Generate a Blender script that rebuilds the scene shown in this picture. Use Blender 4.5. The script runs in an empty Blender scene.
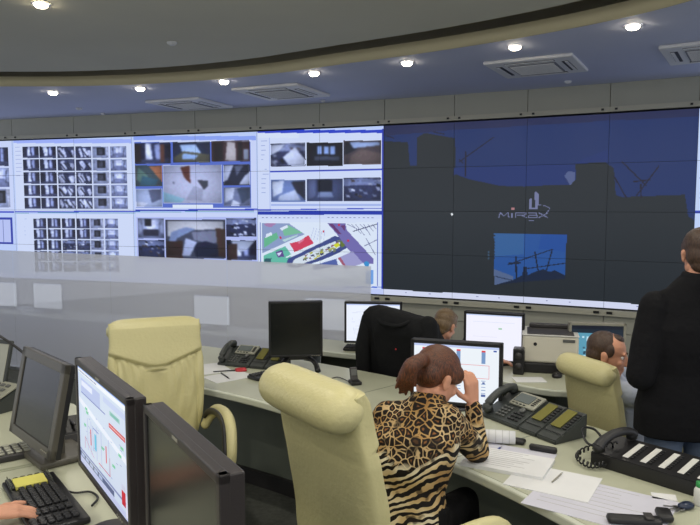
import bpy, bmesh, math, random
import numpy as np
from mathutils import Vector, Matrix
random.seed(7)
C = bpy.context.scene.collection
F = 680.0; EYE = 1.9; PITCH = math.atan(57.5/F)
V = Vector
def ray(px, py):
    x = (px-350)/F; u = (262.5-py)/F
    return V((x, math.cos(PITCH)+u*math.sin(PITCH), -math.sin(PITCH)+u*math.cos(PITCH)))
def on(px, py, z):
    d = ray(px, py); t = (z-EYE)/d.z
    return V((d.x*t, d.y*t, z))
def at(px, py, Y):
    d = ray(px, py); t = Y/d.y
    return V((d.x*t, Y, EYE+d.z*t))
# ---------------------------------------------------------------- materials
def lin(c):
    return tuple(((v/255)/12.92 if v/255 <= .04045 else ((v/255+.055)/1.055)**2.4) for v in c)
MATS = {}
def mat(name, c, rough=.5, metal=0., bump=0., bscale=40., var=0., vscale=6., coat=0., spec=.5, emit=None, es=0.):
    if name in MATS: return MATS[name]
    m = bpy.data.materials.new(name); m.use_nodes = True
    nt = m.node_tree; b = nt.nodes['Principled BSDF']
    col = lin(c)+(1,)
    b.inputs['Base Color'].default_value = col
    b.inputs['Roughness'].default_value = rough
    b.inputs['Metallic'].default_value = metal
    b.inputs['Specular IOR Level'].default_value = spec
    b.inputs['Coat Weight'].default_value = coat
    tc = nt.nodes.new('ShaderNodeTexCoord')
    if var:
        n = nt.nodes.new('ShaderNodeTexNoise'); n.inputs['Scale'].default_value = vscale; n.inputs['Detail'].default_value = 5
        nt.links.new(tc.outputs['Object'], n.inputs['Vector'])
        r = nt.nodes.new('ShaderNodeValToRGB')
        r.color_ramp.elements[0].position = .3; r.color_ramp.elements[1].position = .7
        r.color_ramp.elements[0].color = tuple(v*(1-var) for v in col[:3])+(1,)
        r.color_ramp.elements[1].color = tuple(min(1, v*(1+var)) for v in col[:3])+(1,)
        nt.links.new(n.outputs['Fac'], r.inputs['Fac']); nt.links.new(r.outputs['Color'], b.inputs['Base Color'])
    if bump:
        n = nt.nodes.new('ShaderNodeTexNoise'); n.inputs['Scale'].default_value = bscale; n.inputs['Detail'].default_value = 4
        nt.links.new(tc.outputs['Object'], n.inputs['Vector'])
        bp = nt.nodes.new('ShaderNodeBump'); bp.inputs['Strength'].default_value = bump; bp.inputs['Distance'].default_value = .01
        nt.links.new(n.outputs['Fac'], bp.inputs['Height']); nt.links.new(bp.outputs['Normal'], b.inputs['Normal'])
    if emit:
        b.inputs['Emission Color'].default_value = lin(emit)+(1,); b.inputs['Emission Strength'].default_value = es
    MATS[name] = m
    return m
# ---------------------------------------------------------------- mesh helpers
def frame(loc=(0,0,0), rz=0, rx=0, ry=0):
    return Matrix.Translation(V(loc)) @ Matrix.Rotation(rz, 4, 'Z') @ Matrix.Rotation(rx, 4, 'X') @ Matrix.Rotation(ry, 4, 'Y')
def basis(o, x, y, z):
    m = Matrix.Identity(4)
    for i, a in enumerate((x, y, z)):
        for k in range(3): m[k][i] = a[k]
    for k in range(3): m[k][3] = o[k]
    return m
def box(bm, c, s, M=None, bev=0., seg=2):
    t = bmesh.new(); bmesh.ops.create_cube(t, size=1)
    bmesh.ops.scale(t, vec=V(s), verts=t.verts)
    if bev: bmesh.ops.bevel(t, geom=t.edges[:], offset=min(bev, min(s)*.49), segments=seg, profile=.5, affect='EDGES')
    bmesh.ops.translate(t, vec=V(c), verts=t.verts)
    merge(bm, t, M)
def merge(bm, t, M=None):
    if M is not None: bmesh.ops.transform(t, matrix=M, verts=t.verts)
    mp = {}
    for v in t.verts: mp[v] = bm.verts.new(v.co)
    for f in t.faces:
        try:
            g = bm.faces.new([mp[v] for v in f.verts]); g.smooth = f.smooth; g.material_index = f.material_index
        except ValueError: pass
    t.free()
def loft(bm, rings, closed=True, caps=True, smooth=True):
    R = [[bm.verts.new(V(p)) for p in r] for r in rings]
    n = len(R[0])
    for a, b in zip(R, R[1:]):
        for i in range(n if closed else n-1):
            j = (i+1) % n
            f = bm.faces.new((a[i], a[j], b[j], b[i])); f.smooth = smooth
    if caps and closed:
        bm.faces.new(list(reversed(R[0]))); bm.faces.new(R[-1])
def circ(c, ax, r, n=16, r2=None, xdir=None):
    ax = V(ax).normalized()
    x = V(xdir) if xdir is not None else (V((0,0,1)) if abs(ax.z) < .9 else V((1,0,0)))
    x = (x-ax*x.dot(ax)).normalized(); y = ax.cross(x)
    r2 = r2 or r
    return [V(c)+x*r*math.cos(2*math.pi*i/n)+y*r2*math.sin(2*math.pi*i/n) for i in range(n)]
def cyl(bm, a, b, r, r1=None, n=20):
    a = V(a); b = V(b)
    loft(bm, [circ(a, b-a, r, n), circ(b, b-a, r if r1 is None else r1, n)])
def lathe(bm, prof, c=(0,0,0), n=28):
    loft(bm, [circ(V(c)+V((0,0,z)), (0,0,1), max(r, 1e-4), n) for r, z in prof])
def smoothpath(pts, n=6, closed=False):
    P = [V(p) for p in pts]; out = []
    for i in range(len(P)-1):
        p0 = P[max(i-1, 0)]; p1 = P[i]; p2 = P[i+1]; p3 = P[min(i+2, len(P)-1)]
        for k in range(n):
            t = k/n
            out.append(.5*((2*p1)+(p2-p0)*t+(2*p0-5*p1+4*p2-p3)*t*t+(3*p1-p0-3*p2+p3)*t**3))
    out.append(P[-1]); return out
def tube(bm, pts, r, n=10, r2=None, xdir=None, taper=None):
    rings = []
    for i, p in enumerate(pts):
        d = pts[min(i+1, len(pts)-1)]-pts[max(i-1, 0)]
        k = taper(i/(len(pts)-1)) if taper else 1
        rings.append(circ(p, d, r*k, n, (r2 or r)*k, xdir))
    loft(bm, rings)
def prism(bm, poly, z0, z1, smooth=False):
    a = [bm.verts.new((p[0], p[1], z0)) for p in poly]; b = [bm.verts.new((p[0], p[1], z1)) for p in poly]
    n = len(poly)
    for i in range(n):
        j = (i+1) % n; bm.faces.new((a[i], a[j], b[j], b[i]))
    bm.faces.new(a[::-1]); bm.faces.new(b)
def strip(bm, A, B, z0, z1):            # slab between two polylines of equal length
    n = len(A)
    at_ = [bm.verts.new((p[0], p[1], z1)) for p in A]; bt = [bm.verts.new((p[0], p[1], z1)) for p in B]
    ab = [bm.verts.new((p[0], p[1], z0)) for p in A]; bb = [bm.verts.new((p[0], p[1], z0)) for p in B]
    for i in range(n-1):
        bm.faces.new((at_[i], at_[i+1], bt[i+1], bt[i])); bm.faces.new((ab[i], bb[i], bb[i+1], ab[i+1]))
        bm.faces.new((at_[i], ab[i], ab[i+1], at_[i+1])); bm.faces.new((bt[i], bt[i+1], bb[i+1], bb[i]))
    bm.faces.new((at_[0], bt[0], bb[0], ab[0])); bm.faces.new((at_[-1], ab[-1], bb[-1], bt[-1]))
def obj(name, bm, m, parent=None, smooth=None, loc=None, rot=None):
    me = bpy.data.meshes.new(name)
    if isinstance(bm, bmesh.types.BMesh):
        bmesh.ops.recalc_face_normals(bm, faces=bm.faces[:])
        bm.to_mesh(me); bm.free()
    else: me = bm
    for k in (m if isinstance(m, (list, tuple)) else [m]): me.materials.append(k)
    if smooth is not None:
        for p in me.polygons: p.use_smooth = smooth
    o = bpy.data.objects.new(name, me); C.objects.link(o)
    if parent: o.parent = parent
    if loc is not None: o.location = loc
    if rot is not None: o.rotation_euler = rot
    return o
def tag(o, label, cat, group=None):
    o['label'] = label; o['category'] = cat
    if group: o['group'] = group
    return o
def thing(name, label, cat, loc=(0,0,0), rz=0, group=None):
    o = bpy.data.objects.new(name, None); C.objects.link(o); o.empty_display_size = .1
    o.location = loc; o.rotation_euler = (0, 0, rz)
    return tag(o, label, cat, group)
def struct(name, bm, m, parent=None):
    o = obj(name, bm, m, parent)
    if not parent: o['kind'] = 'structure'
    return o
def dup(root, loc, rz, label, group=None):
    def cp(o, par):
        c = o.copy(); C.objects.link(c); c.parent = par
        for g in KIDS.get(o.name, []): cp(g, c)
        return c
    r = cp(root, None); r.location = loc
    r.rotation_euler = (0, 0, rz) if not isinstance(rz, (tuple, list)) else rz
    r['label'] = label
    if group: r['group'] = group
    return r
KIDS = {}
def index_kids():
    KIDS.clear()
    for o in bpy.data.objects:
        if o.parent: KIDS.setdefault(o.parent.name, []).append(o)
def face_rz(fx, fy): return math.atan2(fy, fx)+math.pi/2      # local -Y looks along (fx,fy)
def fwd_rz(fx, fy): return math.atan2(fy, fx)-math.pi/2       # local +Y looks along (fx,fy)
BM = bmesh.new
# ---------------------------------------------------------------- screen canvases
class Canvas:
    def __init__(s, w, h, c): s.w = w; s.h = h; s.a = np.zeros((h, w, 3)); s.a[:] = np.array(c)/255.
    def rect(s, x0, y0, x1, y1, c):
        x0, x1 = sorted((int(round(x0)), int(round(x1)))); y0, y1 = sorted((int(round(y0)), int(round(y1))))
        s.a[max(y0, 0):max(y1, y0+1), max(x0, 0):max(x1, x0+1)] = np.array(c)/255.
    def poly(s, pts, c):
        xs = [p[0] for p in pts]; ys = [p[1] for p in pts]
        X0 = max(int(min(xs)), 0); X1 = min(int(max(xs))+2, s.w); Y0 = max(int(min(ys)), 0); Y1 = min(int(max(ys))+2, s.h)
        if X1 <= X0 or Y1 <= Y0: return
        gx, gy = np.meshgrid(np.arange(X0, X1)+.5, np.arange(Y0, Y1)+.5)
        ins = np.zeros(gx.shape, bool); n = len(pts)
        for i in range(n):
            x1, y1 = pts[i]; x2, y2 = pts[(i+1) % n]
            if y1 == y2: continue
            k = ((y1 > gy) != (y2 > gy)) & (gx < (x2-x1)*(gy-y1)/(y2-y1)+x1)
            ins ^= k
        s.a[Y0:Y1, X0:X1][ins] = np.array(c)/255.
    def line(s, x0, y0, x1, y1, c, w=1.):
        d = math.hypot(x1-x0, y1-y0) or 1; nx = -(y1-y0)/d*w/2; ny = (x1-x0)/d*w/2
        s.poly([(x0+nx, y0+ny), (x1+nx, y1+ny), (x1-nx, y1-ny), (x0-nx, y0-ny)], c)
    def ell(s, cx, cy, rx, ry, c):
        s.poly([(cx+rx*math.cos(t*math.pi/10), cy+ry*math.sin(t*math.pi/10)) for t in range(20)], c)
    def mesh(s, name, pos, x0=0, y0=0, x1=None, y1=None):
        x1 = x1 or s.w; y1 = y1 or s.h
        q = np.round(np.clip(s.a[y0:y1, x0:x1], 0, 1)*40).astype(int)
        key = q[..., 0]*10000+q[..., 1]*100+q[..., 2]
        h, w = key.shape; act = {}; rects = []
        for y in range(h):
            row = key[y]; cuts = [0]+list(np.nonzero(np.diff(row))[0]+1)+[w]
            new = {}
            for a, b in zip(cuts, cuts[1:]):
                k = (a, b, int(row[a]))
                new[k] = act.pop(k) if k in act else y
            for k, ys in act.items(): rects.append((k, ys, y))
            act = new
        for k, ys in act.items(): rects.append((k, ys, h))
        verts = []; faces = []; cols = []
        for (a, b, kk), ya, yb in rects:
            i = len(verts)
            for (xx, yy) in ((a, yb), (b, yb), (b, ya), (a, ya)): verts.append(pos(xx/w, yy/h))
            faces.append((i, i+1, i+2, i+3))
            c = lin((kk//10000*255/40, kk//100 % 100*255/40, kk % 100*255/40))
            cols += list(c+(1,))*4
        me = bpy.data.meshes.new(name); me.from_pydata(verts, [], faces)
        at_ = me.color_attributes.new('picture', 'FLOAT_COLOR', 'CORNER')
        at_.data.foreach_set('color', cols)
        return me
def screen_mat(name, strength, rough=.25, base=(8, 9, 10)):
    m = bpy.data.materials.new(name); m.use_nodes = True; nt = m.node_tree; b = nt.nodes['Principled BSDF']
    b.inputs['Base Color'].default_value = lin(base)+(1,); b.inputs['Roughness'].default_value = rough
    a = nt.nodes.new('ShaderNodeAttribute'); a.attribute_name = 'picture'
    nt.links.new(a.outputs['Color'], b.inputs['Emission Color']); b.inputs['Emission Strength'].default_value = strength
    return m
# ================================================================ materials used
m_cream = mat('cream_leather', (199, 192, 142), .42, bump=.25, bscale=60, var=.04, vscale=3)
m_wall = mat('wall_panel_paint', (172, 172, 158), .6, var=.02, vscale=2)
m_soffit = mat('soffit_paint', (196, 202, 226), .7, var=.02, vscale=1.5)
m_ceil = mat('ceiling_paint', (208, 206, 190), .75, var=.03, vscale=1)
m_fascia = mat('fascia_paint', (208, 198, 160), .7)
m_cove = mat('cove_paint', (176, 164, 120), .8)
m_floor = mat('carpet', (84, 86, 80), .95, bump=.5, bscale=300, var=.2, vscale=30)
m_dark = mat('black_plastic', (22, 22, 24), .42, bump=.1, bscale=300)
m_dark2 = mat('charcoal_plastic', (50, 48, 48), .45, bump=.1, bscale=250)
m_bez = mat('bezel_brown_black', (44, 39, 38), .38, bump=.05, bscale=200)
m_grey = mat('grey_plastic', (140, 138, 125), .45)
m_phone = mat('phone_plastic', (52, 56, 54), .45, bump=.1, bscale=200)
m_silver = mat('phone_silver', (160, 160, 145), .35, metal=.3)
m_lcd = mat('green_grey_lcd', (120, 116, 62), .15)
m_lcd2 = mat('grey_lcd', (105, 112, 112), .12)
m_key = mat('key_plastic', (34, 34, 36), .5)
m_keyg = mat('key_grey', (88, 90, 88), .5)
m_white = mat('white_plastic', (205, 205, 200), .45)
m_paper = mat('paper', (216, 217, 218), .75, var=.03, vscale=8)
m_paper2 = mat('lavender_paper', (196, 196, 208), .7, var=.03, vscale=8)
m_steel = mat('brushed_steel', (170, 170, 170), .3, metal=.9)
m_deskT = mat('desk_laminate', (178, 180, 158), .28, var=.04, vscale=4)
m_deskE = mat('desk_edge', (196, 200, 184), .35)
m_deskP = mat('desk_panel', (108, 114, 102), .5, var=.05, vscale=2)
m_red = mat('red_plastic', (190, 40, 50), .4)
m_yellow = mat('yellow_paper', (205, 198, 100), .7)
m_print = mat('printed_ink', (182, 182, 184), .8)
m_pic = screen_mat('video_wall_picture', .9, .35)
m_mon = screen_mat('monitor_picture', 1.0, .3)
m_blackglass = mat('switched_off_screen', (14, 17, 18), .22, spec=.5)
# ================================================================ room
H = .6
def hh(x): return 42+.02578*(x-385)+1.221e-5*(x-385)**2
KX = [-46, 16, 77, 134, 197, 258, 320, 384, 453, 525, 606, 694, 790]
def wallpt(x):
    d = F*H/hh(x); return V(((x-350)/F*d, d*1.0, 0))
KP = [wallpt(x) for x in KX]
ZT = EYE+1.857*H; ZB = ZT-4*H; ZC = 3.38
def ext(p, q, L): return p+(p-q).normalized()*L
WL = [ext(KP[0], KP[1], 3.0)]+KP+[ext(KP[-1], KP[-2], 1.2)]
def nrm(p, q):
    d = (q-p).normalized(); return V((d.y, -d.x, 0))      # towards the room
# header, lower panels, as individual wall sections (structure)
def wall_strip(name, z0, z1, off):
    bm = BM()
    for i in range(len(WL)-1):
        p, q = WL[i], WL[i+1]; n = nrm(p, q); L = (q-p).length; d = (q-p)/L
        M = basis((p+q)/2+n*(off-.05), d, -n, V((0, 0, 1)))
        zs = (z0, z1) if z1-z0 < .5 else (z0, z0+.30, z1)
        for a, b in zip(zs, zs[1:]):
            box(bm, (0, 0, (a+b)/2), (L-.008, .1, b-a-.008), M)
    return struct(name, bm, m_wall)
wall_strip('wall_front', ZT+.02, ZC+.02, 0)
wall_strip('wall_front', 0, ZB-.02, 0)
bm = BM()
for i in range(len(WL)-1):
    p, q = WL[i], WL[i+1]; n = nrm(p, q); L = (q-p).length; d = (q-p)/L
    box(bm, (0, 0, ZC/2), (L+.02, .05, ZC), basis((p+q)/2-n*.5, d, -n, V((0, 0, 1))))
struct('wall_front', bm, m_dark2)
# rails above and below the screens with small latches
bm = BM(); bl = BM()
for i in range(len(WL)-1):
    p, q = WL[i], WL[i+1]; n = nrm(p, q); L = (q-p).length; d = (q-p)/L
    M = basis((p+q)/2, d, -n, V((0, 0, 1)))
    box(bm, (0, -.02, ZB-.055), (L, .08, .07), M)
    box(bm, (0, -.015, ZT+.05), (L, .04, .06), M)
    for s in (-1, 1):
        box(bl, (s*L*.42, -.065, ZB-.05), (.07, .012, .03), M)
        box(bl, (s*L*.42, -.04, ZT+.05), (.03, .012, .025), M)
r = struct('trim_1', bm, mat('rail_paint', (186, 184, 166), .5)); struct('latches', bl, m_dark, r)
# floor
ROOM = [(-8.5, -4.0), (5.2, -4.0)]
bm = BM(); prism(bm, [(-9.5, -4), (-9.5, 13.2), (8, 13.2), (8, -4)], -.1, 0); struct('floor', bm, m_floor)
WR = WL[-1]; WF = WL[0]
# ceiling: lower soffit, fascia, recessed gap, inner island
EP = [(-260, 84), (-120, 86), (0, 86), (88, 85.5), (175, 82), (262, 74.5), (350, 62.5), (430, 51.5), (515, 38), (600, 22), (690, 0), (800, -40), (960, -130)]
E = smoothpath([on(x, y, ZC) for x, y in EP], 4)
OUT = []
bm = BM()
def far(p):
    d = V((p.x, p.y, 0)); best = None
    for a, b in zip(WL, WL[1:]):
        den = d.x*(b.y-a.y)-d.y*(b.x-a.x)
        if abs(den) < 1e-9: continue
        t = (a.x*(b.y-a.y)-a.y*(b.x-a.x))/den; s = (a.x*d.y-a.y*d.x)/den
        if t > 0 and -.001 <= s <= 1.001: best = d*(t*1.06)
    return best
prs = [(e, far(e)) for e in E]; prs = [(e, f) for e, f in prs if f]
A = [V((WF.x-.5, prs[0][0].y, 0))]+[e for e, f in prs]+[V((WR.x+.6, prs[-1][0].y-.3, 0))]
B = [V((WF.x-.5, WF.y+2, 0))]+[f for e, f in prs]+[V((WR.x+.6, WR.y+.6, 0))]
strip(bm, A, B, ZC, ZC+.1)
struct('ceiling', bm, m_soffit)
bm = BM()
loft(bm, [[(p.x, p.y, ZC+z) for p in A] for z in (-.004, .115)], closed=False)
ff = struct('trim_2', bm, m_fascia); md = ff.modifiers.new('thickness', 'SOLIDIFY'); md.thickness = .02; md.offset = 0
def offs(P, o):
    out = []
    for i, p in enumerate(P):
        d = (P[min(i+1, len(P)-1)]-P[max(i-1, 0)]); d.z = 0; d.normalize()
        out.append(V((p.x, p.y, 0))+V((d.y, -d.x, 0))*o)
    return out
I = offs(A, .26); I[0].x = WF.x-.5; I[-1].x = WR.x+.6
K = [V((p.x, -4.1, 0)) for p in I]
bm = BM(); strip(bm, K, I, ZC+.125, ZC+.22); struct('ceiling', bm, m_ceil)
bm = BM(); prism(bm, [(WF.x-.6, -4.1), (WR.x+.7, -4.1), (WR.x+.7, 13.2), (WF.x-.6, 13.2)], ZC+.5, ZC+.6); struct('ceiling', bm, m_cove)
# ---------------------------------------------------------------- video wall
NU, NV = 90, 60
NC = len(KX)-1
cv = Canvas(NU*NC, NV*4, (208, 214, 240))
def W(x, y):
    i = max(0, min(NC-1, int(np.searchsorted(KX, x)-1)))
    u = i+(x-KX[i])/(KX[i+1]-KX[i]); h = hh(x)
    return (u*NU, (y-(205-1.857*h))/h*NV)
def wp(pts, c): cv.poly([W(*p) for p in pts], c)
def wr(x0, y0, x1, y1, c):
    wp([(x0, y0), ((x0+x1)/2, y0), (x1, y0), (x1, y1), ((x0+x1)/2, y1), (x0, y1)], c)
def wl(x0, y0, x1, y1, c, w=1.):
    a = W(x0, y0); b = W(x1, y1); cv.line(*a, *b, c, w*1.35)
R = random.Random(3)
def jit(c, k): d = R.uniform(-k, k); return tuple(max(0, min(255, v+d)) for v in c)
rg = np.random.default_rng(5)
def soft(x0, y0, x1, y1, n=1, noise=.035):
    (ax, ay), (bx, by) = W(x0, y0), W(x1, y1); ax, ay, bx, by = int(ax)+1, int(ay)+1, int(bx), int(by)
    s = cv.a[ay:by, ax:bx]
    if s.shape[0] < 4 or s.shape[1] < 4: return
    h, w = s.shape[:2]
    lo = rg.normal(0, 1, (h//3+2, w//3+2)); lo = np.kron(lo, np.ones((3, 3)))[:h, :w, None]
    s = s*(1+lo*noise*2)
    gx = np.linspace(-1, 1, w)[None, :, None]; gy = np.linspace(-1, 1, h)[:, None, None]
    s = s*(1.08-.22*gx*gx-.16*gy*gy)
    for _ in range(n):
        s = (np.roll(s, 1, 0)+np.roll(s, -1, 0)+2*s)/4; s = (np.roll(s, 1, 1)+np.roll(s, -1, 1)+2*s)/4
    cv.a[ay:by, ax:bx] = np.clip(s, 0, 1)
def thumb(x0, y0, x1, y1, kind=0):
    w = x1-x0; h = y1-y0
    wr(x0, y0, x1, y1, jit((46, 52, 84), 10))
    P = lambda u, v: (x0+u*w, y0+v*h)
    if kind == 0:      # corridor with a lit end
        wp([P(0, 0), P(.35, .3), P(.35, .7), P(0, 1)], jit((30, 34, 60), 8))
        wp([P(.25+R.uniform(-.1, .1), 0), P(.45, 0), P(.5, .8), P(.3, .9)], jit((205, 212, 240), 15))
        wp([P(.55, .1), P(.7, .0), P(.75, 1), P(.6, .9)], jit((150, 160, 205), 15))
        wp([P(.75, .2), P(1, .0), P(1, 1), P(.8, .9)], jit((38, 38, 60), 8))
        wp([P(0, .85), P(1, .75), P(1, 1), P(0, 1)], jit((60, 66, 100), 8))
    elif kind == 1:    # stairs
        for k in range(5):
            a = R.uniform(0, .8); wp([P(a, R.uniform(.1, .5)), P(a+.12, .1), P(a+.3, R.uniform(.5, .9)), P(a+.15, 1)], jit((200, 206, 235), 25))
        for k in range(3): 
            a = R.uniform(0, .7); wl(*P(a, .3), *P(a+.3, .9), (18, 20, 34), 1)
        wp([P(.6, 0), P(1, 0), P(1, .3), P(.7, .35)], jit((70, 76, 110), 12))
    elif kind == 2:    # pale room
        wr(x0, y0, x1, y1, jit((168, 178, 216), 10))
        wp([P(.3, .1), P(.7, .1), P(.65, .6), P(.35, .6)], jit((205, 210, 236), 8))
        wp([P(0, .8), P(.3, .55), P(.7, .55), P(1, .8), P(1, 1), P(0, 1)], jit((120, 128, 168), 10))
        wl(*P(.15, .1), *P(.2, .8), (80, 84, 110)); wl(*P(.85, .1), *P(.8, .8), (80, 84, 110))
    elif kind == 3:    # dark doorway
        wr(x0, y0, x1, y1, jit((150, 158, 190), 10))
        wp([P(.25, .1), P(.75, .1), P(.75, .75), P(.25, .75)], jit((24, 26, 36), 5))
        wp([P(.35, .2), P(.6, .2), P(.6, .7), P(.35, .7)], jit((60, 62, 76), 8))
        wp([P(.8, 0), P(1, 0), P(1, 1), P(.9, 1)], jit((205, 210, 235), 8))
    else:              # busy office
        wp([P(0, .05), P(.5, 0), P(1, .1), P(1, .3), P(0, .35)], jit((120, 130, 170), 15))
        for k in range(16):
            u, v = R.random()*.9, R.random()*.85
            wp([P(u, v), P(u+.1, v+.03), P(u+.12, v+.13), P(u+.02, v+.1)], R.choice([(215, 220, 240), (20, 22, 34), (110, 118, 150), (170, 176, 206), (70, 60, 62)]))
    soft(x0, y0, x1, y1)
# far-left window
wr(-46, 138, 15, 211, (222, 226, 246))
for k in range(3):
    for j in range(3): thumb(-44+19*j, 148+20.5*k, -27+19*j+(1 if j == 2 else 0), 166.5+20.5*k, (0, 2, 3)[k])
wl(-46, 212, 15.5, 212, (60, 80, 190), 2)
wr(-40, 217, 13, 244, (40, 60, 160)); wr(-38, 219.5, 11.5, 242, (196, 204, 232)); wl(4, 220, 4, 242, (120, 130, 180))
# window of 6 x 5 thumbnails
wr(17.5, 140, 134, 144, (170, 184, 238)); wr(17.5, 144, 134, 211, (226, 229, 246))
for k in range(8): wl(19, 148+k*4, 19+R.uniform(3, 6), 148+k*4, (175, 182, 215), .6)
KK = [0, 0, 1, 1, 3, 2]
for j in range(5):
    for i in range(6): thumb(26+17.4*i, 147.3+12.6*j, 42.2+17.4*i, 158.6+12.6*j, KK[i])
wl(16, 211.5, 136, 211.5, (50, 75, 190), 1.5); wl(16, 212.8, 136, 212.8, (120, 180, 170), .7)
wr(17.5, 214, 134, 290, (226, 229, 246))
for k in range(6): wl(20, 219+k*4, 20+R.uniform(4, 9), 219+k*4, (180, 188, 220), .6)
for j in range(5):
    for i in range(6): thumb(34+14.3*i, 218.3+10.9*j, 47.3+14.3*i, 228.2+10.9*j, [0, 0, 4 if j > 1 else 0, 4 if j > 1 else 0, 3, 2][i])
# window of mixed thumbnails
wr(136, 137, 257, 141, (150, 170, 235)); wr(136, 141, 257, 211, (220, 225, 246))
wr(136.5, 143, 252, 208, (90, 110, 190))
thumb(137, 144, 173, 164, 0); wr(148, 145, 152, 155, (235, 238, 250)); wr(137, 146, 143, 163, (40, 28, 30)); wr(163, 145, 167, 163, (96, 60, 50))
wr(175, 143, 212, 163, (36, 44, 70)); wp([(182, 146), (197, 145), (203, 154), (186, 157)], (170, 196, 235)); wp([(176, 158), (186, 152), (211, 155), (211, 163), (176, 163)], (86, 84, 70)); wp([(185, 154), (200, 156), (196, 160), (184, 160)], (150, 180, 225))
wr(213.5, 142, 251, 162, (60, 40, 44)); wr(216, 144, 225, 161, (30, 24, 30)); wp([(229, 143), (237, 143), (238, 161), (227, 161)], (185, 176, 176)); wr(240, 143, 244, 162, (36, 30, 36)); wr(245, 150, 250, 160, (150, 158, 180))
wr(137, 166, 164, 186.5, (60, 76, 84)); wp([(140, 168), (150, 176), (146, 185), (138, 180)], (90, 120, 110)); wp([(151, 167), (164, 166), (164, 182)], (176, 110, 76)); wp([(144, 176), (160, 180), (157, 186), (141, 186)], (52, 92, 110))
wr(137, 189, 164, 207, (170, 182, 214)); wp([(150, 190), (163, 189), (163, 199), (153, 203)], (88, 94, 122)); wp([(137, 202), (150, 203), (145, 207), (137, 207)], (220, 225, 244))
wr(165, 165.5, 223.5, 203.5, (188, 190, 214)); wp([(182, 168), (191, 166), (192, 184), (186, 178)], (90, 48, 40)); wp([(165, 192), (186, 199), (182, 203), (165, 202)], (150, 196, 214)); wp([(198, 180), (209, 181), (209, 186), (205, 190)], (60, 60, 72)); wp([(195, 186), (204, 189), (203, 201), (187, 200)], (160, 162, 184)); wl(175, 182, 176, 184, (60, 60, 80))
wr(224.5, 165, 251, 185.5, (34, 38, 58)); wp([(225, 166), (235, 166), (229, 180), (225, 182)], (190, 196, 220)); wp([(236, 166), (245, 166), (238, 176)], (90, 96, 120)); wp([(246, 176), (251, 172), (251, 185), (240, 185)], (200, 206, 230))
wr(225, 187.5, 251, 206.5, (110, 118, 150)); wp([(226, 188), (236, 188), (234, 199), (226, 203)], (196, 202, 225)); wp([(238, 188), (251, 187), (251, 198), (243, 204)], (60, 72, 96)); wp([(234, 200), (241, 203), (240, 206), (232, 206)], (214, 220, 240))
wr(174, 205, 214, 208, (240, 240, 250))
wl(136, 210.5, 258, 209.5, (50, 75, 190), 1.6); wl(136, 211.8, 258, 211.2, (110, 170, 170), .7)
wr(136, 213, 257, 290, (218, 224, 246)); wr(137, 217, 257, 262, (190, 200, 236))
thumb(138, 218, 165, 238.5, 2); wr(145, 219, 152, 226, (24, 26, 36)); wr(144, 229, 159, 236, (40, 40, 60)); thumb(138, 240, 165, 258, 4)
wr(166, 219.5, 226, 258.5, (66, 70, 88)); wp([(168, 221), (224, 221), (224, 229), (190, 230), (172, 237), (168, 236)], (206, 206, 214)); wp([(172, 232), (186, 227), (196, 229), (178, 238), (172, 247), (168, 246)], (130, 146, 186))
wp([(192, 232), (222, 230), (224, 240), (212, 244), (194, 240)], (120, 124, 146)); wp([(192, 244), (206, 241), (222, 246), (220, 257), (196, 257)], (30, 34, 56)); wr(167, 241, 183, 258, (54, 36, 32)); wp([(186, 238), (197, 242), (190, 256), (182, 256)], (176, 184, 214)); wp([(216, 228), (226, 229), (226, 258), (219, 256)], (72, 52, 44))
thumb(227, 218, 256.5, 236.5, 4); thumb(227, 240, 256.5, 260, 0); wp([(234, 241), (256, 240), (247, 250), (240, 252)], (170, 178, 200)); wr(228, 244, 238, 260, (62, 44, 42))
for q4 in ((137, 144, 173, 164), (175, 143, 212, 163), (213.5, 142, 251, 162), (137, 166, 164, 186), (137, 189, 164, 207), (165, 166, 223, 203), (225, 165, 251, 185), (225, 188, 251, 206), (138, 218, 165, 238), (166, 220, 226, 258), (227, 240, 256, 260)): soft(*q4, 2, .01)
# window with tree list and two rows of three
wr(259, 131, 382, 134, (40, 66, 190)); wr(259, 134, 382, 210, (224, 228, 248)); wr(259, 134.5, 300, 139, (236, 238, 250))
for k in range(12): wl(262, 142+k*4.6, 262+R.uniform(4, 8), 142+k*4.6, (160, 170, 210), .6)
wl(270.5, 139, 270.5, 210, (180, 190, 230), .8)
wl(271, 172, 382, 170, (60, 80, 190), 1.3); wr(272, 204, 381, 206, (180, 190, 230))
thumb(272, 144.5, 306.5, 167, 4); wp([(272, 146), (286, 145), (280, 152), (272, 156)], (215, 220, 240)); wp([(284, 158), (296, 148), (306, 160), (306, 166), (290, 166)], (205, 210, 230))
wr(307.5, 143.5, 343.5, 166.5, (20, 24, 36)); wr(318, 147, 336, 155, (140, 165, 215)); wr(322, 146, 324, 157, (24, 22, 26)); wr(329, 146, 331, 157, (24, 22, 26)); wr(315, 157, 340, 161, (60, 66, 84))
wr(344.5, 141.5, 381, 165, (74, 64, 70)); wp([(345, 143), (356, 142), (358, 150), (345, 156)], (30, 34, 46)); wp([(350, 143), (380, 143), (380, 146), (354, 149)], (160, 180, 220)); wp([(352, 156), (362, 150), (381, 154), (381, 165), (350, 165)], (100, 84, 82))
wr(272, 180, 306.5, 202, (110, 130, 180)); wp([(273, 182), (285, 181), (283, 193), (274, 197)], (216, 224, 244)); wp([(292, 182), (306, 181), (306, 200), (297, 192)], (40, 42, 58)); wp([(280, 196), (296, 190), (302, 201), (279, 201)], (190, 200, 226))
wr(307.5, 179, 343.5, 201.5, (64, 74, 110)); wr(318, 180, 333, 192, (22, 26, 40)); wp([(320, 192), (332, 192), (334, 197), (318, 197)], (120, 134, 170)); wp([(309, 180), (316, 180), (316, 196), (309, 200)], (96, 106, 146))
thumb(344.5, 178, 381, 201, 4)
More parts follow.
